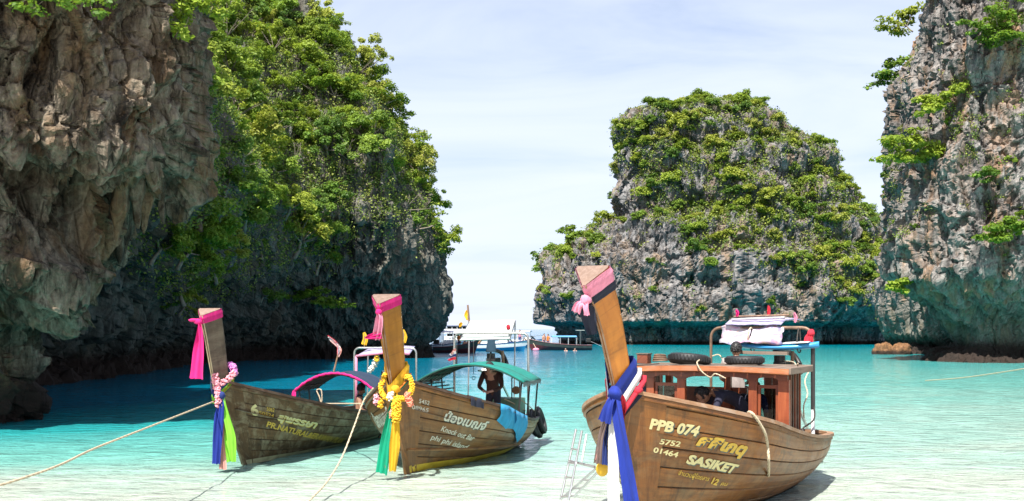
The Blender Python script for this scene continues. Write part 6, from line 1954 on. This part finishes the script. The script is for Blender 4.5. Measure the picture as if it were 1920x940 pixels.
MB().tube([cs[3], Vector((9.15, cs[3].y, .55))], .02, 7).build('prop', M_STEEL, sh)
for p, q in (((683, 652), (684, 625)), ((757, 648), (757, 620))):
    a_, b_ = b_px(b1, *p, 8.6), b_px(b1, *q, 8.6)
    MB().tube([a_, b_], .012, 5).build('flag_pole', M_RAIL3, sh)
    ribbon([b_ + Vector((0, .02, .02)), b_.lerp(a_, .4) + Vector((0, -.02, 0)), b_.lerp(a_, .8) + Vector((0, .02, 0))], [.06, .16, .14], M_YELLOW, sh, 'flag', seed=p[0], n=10)
gl = b1.place(empty('flower_garland')); tag(gl, 'hanging white and yellow flower garland under the lilac sunshade', 'garland')
garland([b_px(b1, 706, 670, 8.1), b_px(b1, 702, 684, 8.1), b_px(b1, 694, 695, 8.1)], .07, .03, M_FL_WHITE, gl, 'blossoms', 6, 14, 8)
garland([b_px(b1, 706, 668, 8.05), b_px(b1, 707, 676, 8.05)], .05, .03, M_FL_YELLOW, gl, 'blossoms', 7, 5, 6)
b_engine(b1, 9.0, 0, 1.0)
# wind-torn flag on a bamboo staff
fl = b1.place(empty('flag_staff')); tag(fl, 'tattered red white and blue flag on a bamboo staff above the blue canopy', 'flag')
MB().tube([b_px(b1, 626, 697, 5.6), b_px(b1, 634, 664, 5.6)], [.022, .014], 6).build('staff', M_RAIL3, fl)
for k, m_ in enumerate((M_RED, M_WHITE, M_NAVY, M_WHITE, M_PALEPINK)):
    o_ = Vector((0, -.028 * (k - 2) * .6, .028 * (2 - k)))
    pts = [b_px(b1, 634, 668, 5.6), b_px(b1, 636, 652, 5.6), b_px(b1, 629, 643, 5.6), b_px(b1, 617, 634, 5.6)]
    ribbon([p + o_ * (1 if i else .3) for i, p in enumerate(pts)], [.03, .05, .05, .03], m_, fl, 'stripe', fold=.012, seed=k, n=12)
# prow cloths
sc = b1.place(empty('prow_scarf')); tag(sc, 'hot pink scarf with long tail tied on the leftmost prow', 'scarf')
b1.wrap(.90, 1.0, .022, M_PINK, sc, 'scarf_wrap', 2, tilt=-.01)
pk = b_px(b1, 371, 603, -.60)
mb = MB(); blob(mb, pk, (.05, .07, .05), 1); blob(mb, pk + Vector((0, .08, .02)), (.04, .09, .03), 4); mb.build('knot', M_PINK, sc, smooth=True)
ribbon([pk + Vector((0, -.03, -.02)), b_px(b1, 375, 630, -.6), b_px(b1, 373, 665, -.6), b_px(b1, 369, 711, -.6)], [.06, .10, .20, .26], M_PINK, sc, 'tail', seed=31, fold=.03, nf=2.2)
gl = b1.place(empty('flower_garland')); tag(gl, 'pink and mauve flower garland round the base of the leftmost prow', 'garland')
garland([b_px(b1, 408, 735, -.30), b_px(b1, 405, 720, -.28), b_px(b1, 403, 705, -.26)], .055, .022, M_FL_PINK, gl, 'garland_string', 21, 20, 9)
garland([b_px(b1, 408, 735, -.31), b_px(b1, 409, 748, -.32), b_px(b1, 410, 760, -.32)], .05, .022, M_FL_PINK, gl, 'garland_string', 22, 14, 8)
garland([b_px(b1, 418, 718, -.22), b_px(b1, 430, 709, -.1), b_px(b1, 440, 698, .05)], .05, .022, M_FL_PINK, gl, 'garland_string', 23, 16, 9)
garland([b_px(b1, 440, 700, .05), b_px(b1, 437, 688, .08), b_px(b1, 432, 684, .1)], .055, .024, M_FL_MAG, gl, 'garland_string', 24, 12, 9)
rbn = b1.place(empty('ribbon_bundle')); tag(rbn, 'blue and lime green ribbons hanging from the leftmost prow', 'ribbon')
b1.wrap(.20, .30, .05, M_NAVY, rbn, 'wrap', 2, tilt=.16)
b1.wrap(.165, .215, .06, M_LIME, rbn, 'wrap', 1, tilt=.20)
b1.wrap(.14, .17, .06, M_ORANGE, rbn, 'wrap', 1, tilt=.20)
b1.wrap(.10, .145, .065, M_LIME, rbn, 'wrap', 1, tilt=.20)
k1 = b_px(b1, 416, 742, -.30)
mb = MB(); blob(mb, k1, (.05, .06, .06), 9); mb.build('knot', M_NAVY, rbn, smooth=True)
ribbon([k1, b_px(b1, 411, 780, -.32), b_px(b1, 408, 825, -.30), b_px(b1, 405, 870, -.28)], [.08, .15, .18, .17], M_BLUE, rbn, 'long_tail', seed=32, fold=.025)
ribbon([k1, b_px(b1, 424, 780, -.26), b_px(b1, 431, 820, -.24), b_px(b1, 434, 866, -.22)], [.07, .14, .20, .14], M_LIME, rbn, 'long_tail', seed=33, fold=.03)
ribbon([k1 + Vector((.02, 0, -.05)), b_px(b1, 419, 800, -.22), b_px(b1, 417, 850, -.22), b_px(b1, 418, 880, -.22)], [.05, .08, .12, .12], M_PALEPINK, rbn, 'long_tail', seed=34, fold=.02)
# seated man
J = sit()
person('person', 'dark silhouetted person seated under the canopy of the leftmost boat', b1.world((5.75, -.36, .32)), b1.th + R(20), J, dict(torso=M_BLACKCLOTH, skin=M_SKIN, legs=M_BLACKCLOTH, arms=M_SKIN), .98, (.7, -.7, 0))
MB().box((5.75, -.1, .26), (.35, 1.5, .05)).build('thwart', M_GREYWOOD, b1.root)
MB().box((5.75, .3, .13), (.3, .1, .26)).build('thwart_support', M_GREYWOOD, b1.root)
# ropes
g1 = b1.S(2.5, -1, 0)
rope('mooring_rope', [b1.world(b_px(b1, 404, 752, -.2)), at(200, 832, 12.2), at(0, 910, 9.4), Vector((-6.2, 5.5, .62))], .013, M_ROPE, 'taut mooring rope running from the leftmost prow to the beach', 40)
kn1 = b_px(b1, 602, 757, 3.4)
rope('mooring_rope', [b1.world(kn1), b1.world(kn1 + Vector((0, .03, .12))), b1.world(kn1 + Vector((0, .09, .26))), b1.world(kn1 + Vector((0, .0, .27))), b1.world(kn1 + Vector((0, -.02, .1))), b1.world(kn1)], .013, M_ROPE, 'pale rope loop knotted on the rail of the leftmost boat')
rope('mooring_rope', [b1.world(kn1), at(640, 757, 20.0), b2.world(b_px(b2, 676, 757, .9))], .013, M_ROPE, 'pale rope linking the leftmost boat to the middle boat')
rope('mooring_rope', [b2.world(b_px(b2, 700, 728, .35)), b2.world(b_px(b2, 682, 752, .55)), at(664, 800, 16.9), at(640, 860, 16.0), at(612, 905, 15.2), at(578, 941, 14.4)], .014, M_ROPE, 'slack mooring rope from the middle boat down into the shallows', 40)
rope('mooring_rope', [at(1735, 714, 46), at(1800, 709, 42), at(1880, 698, 38), at(1990, 680, 34)], .022, M_ROPE, 'long mooring rope lying over the water on the right', 40)
# ================================================================ boats out in the bay
def hull_mesh(L, B, H, D, bow_up, m_up, m_low, root, split=.5, name='hull', stern=.75, n=22):
    """lofted hull along local x (bow at 0); upper and lower sides are separate faces of one skin"""
    xs = [L * (k / n) ** 1.2 for k in range(n + 1)]
    def P(x, sd, v):
        t = x / L
        b = B * (1 - (1 - min(1, t / .5)) ** 2) * (1 - (1 - stern) * max(0, (t - .5) / .5) ** 2) + .03
        z = H + bow_up * (1 - t) ** 2.4
        return Vector((x + .55 * v * (1 - t) ** 3, sd * b * (1 - v ** 2.2 * (.75 if v < 1 else 1)), z + (-D - z) * v))
    mb = MB()
    for k, vs in enumerate(((0, .12, split), (split, .75, 1.0))):
        mb.cur = k
        for sd in (1, -1):
            rows = [[P(x, sd, v) for x in xs] for v in vs]
            mb.grid(rows if sd > 0 else rows[::-1])
    mb.cur = 0
    mb.grid([[P(L, 1, v), P(L, -1, v)] for v in (0, .4, 1)])
    mb.grid([[P(x, 1, .06) for x in xs], [P(x, -1, .06) for x in xs]][::-1])
    mb.build(name, [m_up, m_low], root, smooth=True)
    return P

def far_place(name, label, px, py, Yaw, Y=None, cat='boat', group=None):
    Y = Y or CAM_H * FPX / (py - HOR)
    o = empty(name, ((px - 960) / FPX * Y, Y, 0), Yaw)
    tag(o, label, cat, group)
    return o, Y

def far_longtail(label, px, py, L, yaw, canopy, prow_h=1.7):
    r_, Y = far_place('longtail_boat', label, px, py, yaw, group='boats anchored in the bay')
    P = hull_mesh(L, .8, .55, .3, .75, M_DKHULL, M_DKRED, r_, .35)
    for sd in (1, -1): MB().tube([P(x, sd, 0) + Vector((0, 0, .02)) for x in np.linspace(0, L, 16)], .05, 6).build('gunwale', M_DKRED, r_)
    MB().tube([(.1, 0, .9), (-.25, 0, 1.35), (-.6, 0, prow_h)], [.12, .11, .09], 6).build('prow', M_RAIL3, r_)
    if canopy:
        x0, x1 = L * .38, L * .76
        rows = [[(x, y, 1.5 + .12 * (1 - (y / .85) ** 2)) for y in np.linspace(.85, -.85, 7)] for x in np.linspace(x0, x1, 6)]
        MB().grid(rows).build('canopy', canopy, r_, solid=.06)
        for x in np.linspace(x0, x1, 4):
            for y in (.8, -.8): MB().tube([(x, y * .9, .5), (x, y, 1.5)], .025, 5).build('canopy_post', M_WHITEPAINT, r_)
    mb = MB(); mb.tube([(L * .82, .7, .5), (L * .82, .7, 2.2), (L * .82, -.7, 2.2), (L * .82, -.7, .5)], .035, 6); mb.build('steering_frame', M_STEEL, r_)
    MB().box((L * .82, 0, 2.25), (.9, 1.5, .05)).build('frame_shade', M_WHITETARP, r_)
    MB().box((L * .95, 0, 1.1), (.55, .35, .45)).build('engine', M_IRON, r_, bevel=.05)
    MB().tube([(L * .95, 0, 1.1), (L * .95 + 2.2, 0, .1)], .04, 5).build('propeller_shaft', M_STEEL, r_)
    return r_

def speedboat(label, px, py, L, yaw, m_low, roof, Y=None):
    r_, Y = far_place('speedboat', label, px, py, yaw, Y, group='boats anchored in the bay')
    P = hull_mesh(L, 1.05, .75, .3, .45, M_WHITEPAINT, m_low, r_, .42)
    MB().tube([P(x, 1, 0.02) + Vector((0, .02, 0)) for x in np.linspace(.1, L, 14)], .04, 5).build('rub_rail', M_NAVY, r_)
    MB().tube([P(x, -1, 0.02) - Vector((0, .02, 0)) for x in np.linspace(.1, L, 14)], .04, 5).build('rub_rail', M_NAVY, r_)
    # raked cabin front with dark screen
    x0 = L * .34
    rows = [[(x0 - .5, .5, .95), (x0 - .5, -.5, .95)], [(x0 + .1, .8, 1.5), (x0 + .1, -.8, 1.5)]]
    MB().grid(rows).build('windscreen', M_GLASS, r_, solid=.03)
    MB().box((x0 + .5, 0, .98), (1.0, 1.7, .55), None, .9).build('console', M_WHITEPAINT, r_, bevel=.04)
    MB().box((L * .66, .0, .9), (L * .34, 1.7, .2)).build('seat_row', M_WHITEPAINT, r_, bevel=.03)
    rows = [[(x, y, 2.05 + .1 * (1 - (y / .95) ** 2)) for y in np.linspace(.95, -.95, 7)] for x in np.linspace(L * .36, L * .95, 6)]
    MB().grid(rows).build('roof', roof, r_, solid=.07)
    for x in (L * .4, L * .66, L * .92):
        for y in (.85, -.85): MB().tube([(x, y, .8), (x, y, 2.06)], .03, 5).build('roof_post', M_WHITEPAINT, r_)
    mb = MB()
    for y in (.4, -.4): mb.tube([P(.3, 1, 0) * .0 + Vector((.45, y * .6, 1.15)), Vector((.45, y * .6, 1.6))], .02, 5)
    mb.tube([(.3, 0, 1.6), (1.0, .5, 1.55), (1.9, .75, 1.4)], .02, 5); mb.tube([(.3, 0, 1.6), (1.0, -.5, 1.55), (1.9, -.75, 1.4)], .02, 5)
    mb.build('bow_rail', M_STEEL, r_)
    for y in (.35, -.35): MB().box((L + .2, y, .75), (.4, .35, .9), None, .8).build('outboard_motor', M_IRON, r_, bevel=.05)
    return r_
PI = math.pi
speedboat('white speedboat with blue bottom anchored beyond the middle boat', 990, 658, 6.3, PI - .12, M_BLUEPAINT, M_WHITEPAINT, 116)
speedboat('white speedboat with purple trim moored next to the dark cliff foot', 876, 660, 4.2, PI - .1, m_plain('purple_gelcoat', (.14, .05, .2), .4, .1), M_LILAC, 111)
speedboat('white boat with blue side farther out, behind the bow of the blue-canopied longtail', 1024, 652, 5.5, PI - .2, M_BLUEPAINT, M_WHITEPAINT, 137)
far_longtail('dark longtail boat with passengers anchored in front of the white tour boat', 899, 662, 4.6, PI - .1, None, 1.5)
far_longtail('maroon longtail boat with a long blue canopy anchored below the island', 988, 657, 7.3, .03, m_cloth('sky_blue_canvas', (.12, .36, .62), trans=.1), .95)
# two-deck tour boat
tb, Yt = far_place('tour_boat', 'large white two-deck tour boat anchored farthest out in the bay', 958, 650, PI - .08, 150.0, group='boats anchored in the bay')
tb.scale = (.84, .84, .78)
hull_mesh(11.5, 1.9, 1.1, .4, .7, M_WHITEPAINT, M_NAVY, tb, .75)
for k, (z, x0, x1) in enumerate(((1.05, 2.6, 11), (2.35, 4.2, 11))):
    d_ = MB().box(((x0 + x1) / 2, 0, z + .35), (x1 - x0, 3.2 - .4 * k, .7)).build('deck_side', M_WHITEPAINT, tb, bevel=.05)
    MB().box(((x0 + x1) / 2 + .1, 0, z + 1.28), (x1 - x0 + .5, 3.5 - .3 * k, .10)).build('deck_roof', M_WHITEPAINT if k == 0 else M_BLUETARP, tb)
    n_w = 8
    for j in range(n_w):
        x = x0 + .4 + (x1 - x0 - .8) * j / (n_w - 1)
        MB().box((x, 1.62 - .2 * k, z + .95), (.09, .06, .56)).build('window_post', M_WHITEPAINT, tb)
        MB().box((x, -1.62 + .2 * k, z + .95), (.09, .06, .56)).build('window_post', M_WHITEPAINT, tb)
    MB().box(((x0 + x1) / 2, 0, z + .95), (x1 - x0 - .6, 2.6 - .4 * k, .5)).build('window_band', M_BLACKPIPE, tb)
MB().tube([(7, 0, 3.6), (7, 0, 4.6)], .05, 6).build('mast', M_STEEL, tb)
mb = MB(); mb.tube([(10.6, 1.2, 3.0), (10.6, 1.32, 3.0)], .32, 16); mb.build('life_ring', M_BLACKPIPE, tb)

# small figures aboard and in the water
def crowd(lst):
    for k, (kind, px, py, Y, z, shirt, lab) in enumerate(lst):
        J = stand() if kind == 's' else sit()
        p = Vector(((px - 960) / FPX * Y, Y, z))
        person('person', lab, p, random.Random(k).uniform(-1, 1), J, dict(torso=shirt, skin=M_SKIN_L, legs=M_NAVY, arms=M_SKIN_L), 1.0)
crowd([
    ('s', 1020, 0, 120, .15, M_SKIN_L, 'bather standing at the bow ladder of the blue-canopied longtail, nearer its bow'),
    ('s', 1028, 0, 120.2, .10, M_ORANGE, 'bather in orange standing beside another at the bow ladder of the blue-canopied longtail'),
    ('i', 1050, 0, 120.3, .5, M_NAVY, 'person seated under the blue canopy of the maroon longtail'),
    ('s', 861, 0, 107.6, .25, M_ORANGE, 'person in orange standing near the stern of the dark anchored longtail'),
    ('i', 872, 0, 107.4, .45, M_SKIN_L, 'bare-chested person seated midway along the dark anchored longtail'),
    ('s', 881, 0, 107.2, .30, M_BLACKCLOTH, 'person in black standing near the bow of the dark anchored longtail'),
    ('s', 900, 0, 116.5, .55, M_RED, 'person in red standing at the stern of the blue-bottomed speedboat'),
    ('s', 975, 0, 116.2, .6, M_LPINK, 'person in pink standing on the foredeck of the blue-bottomed speedboat'),
    ('s', 1061, 0, 117, -1.40, M_SKIN_L, 'swimmer beside the middle of the maroon longtail, only head above water'),
    ('s', 1078, 0, 117.5, -1.42, M_SKIN_L, 'swimmer beside the stern of the maroon longtail, only head above water'),
])
fl = empty('float_buoy', ((1005 - 960) / FPX * 119, 119, 0)); tag(fl, 'pink float on the water below the bow of the maroon longtail', 'buoy')
MB().sphere((0, 0, .08), (.38, .3, .22), 12, 8).build('float', M_LPINK, fl, smooth=True)
MB().tube([(0, 0, .26), (-.3, .4, .8)], .03, 5).build('cord', M_ROPE, fl)
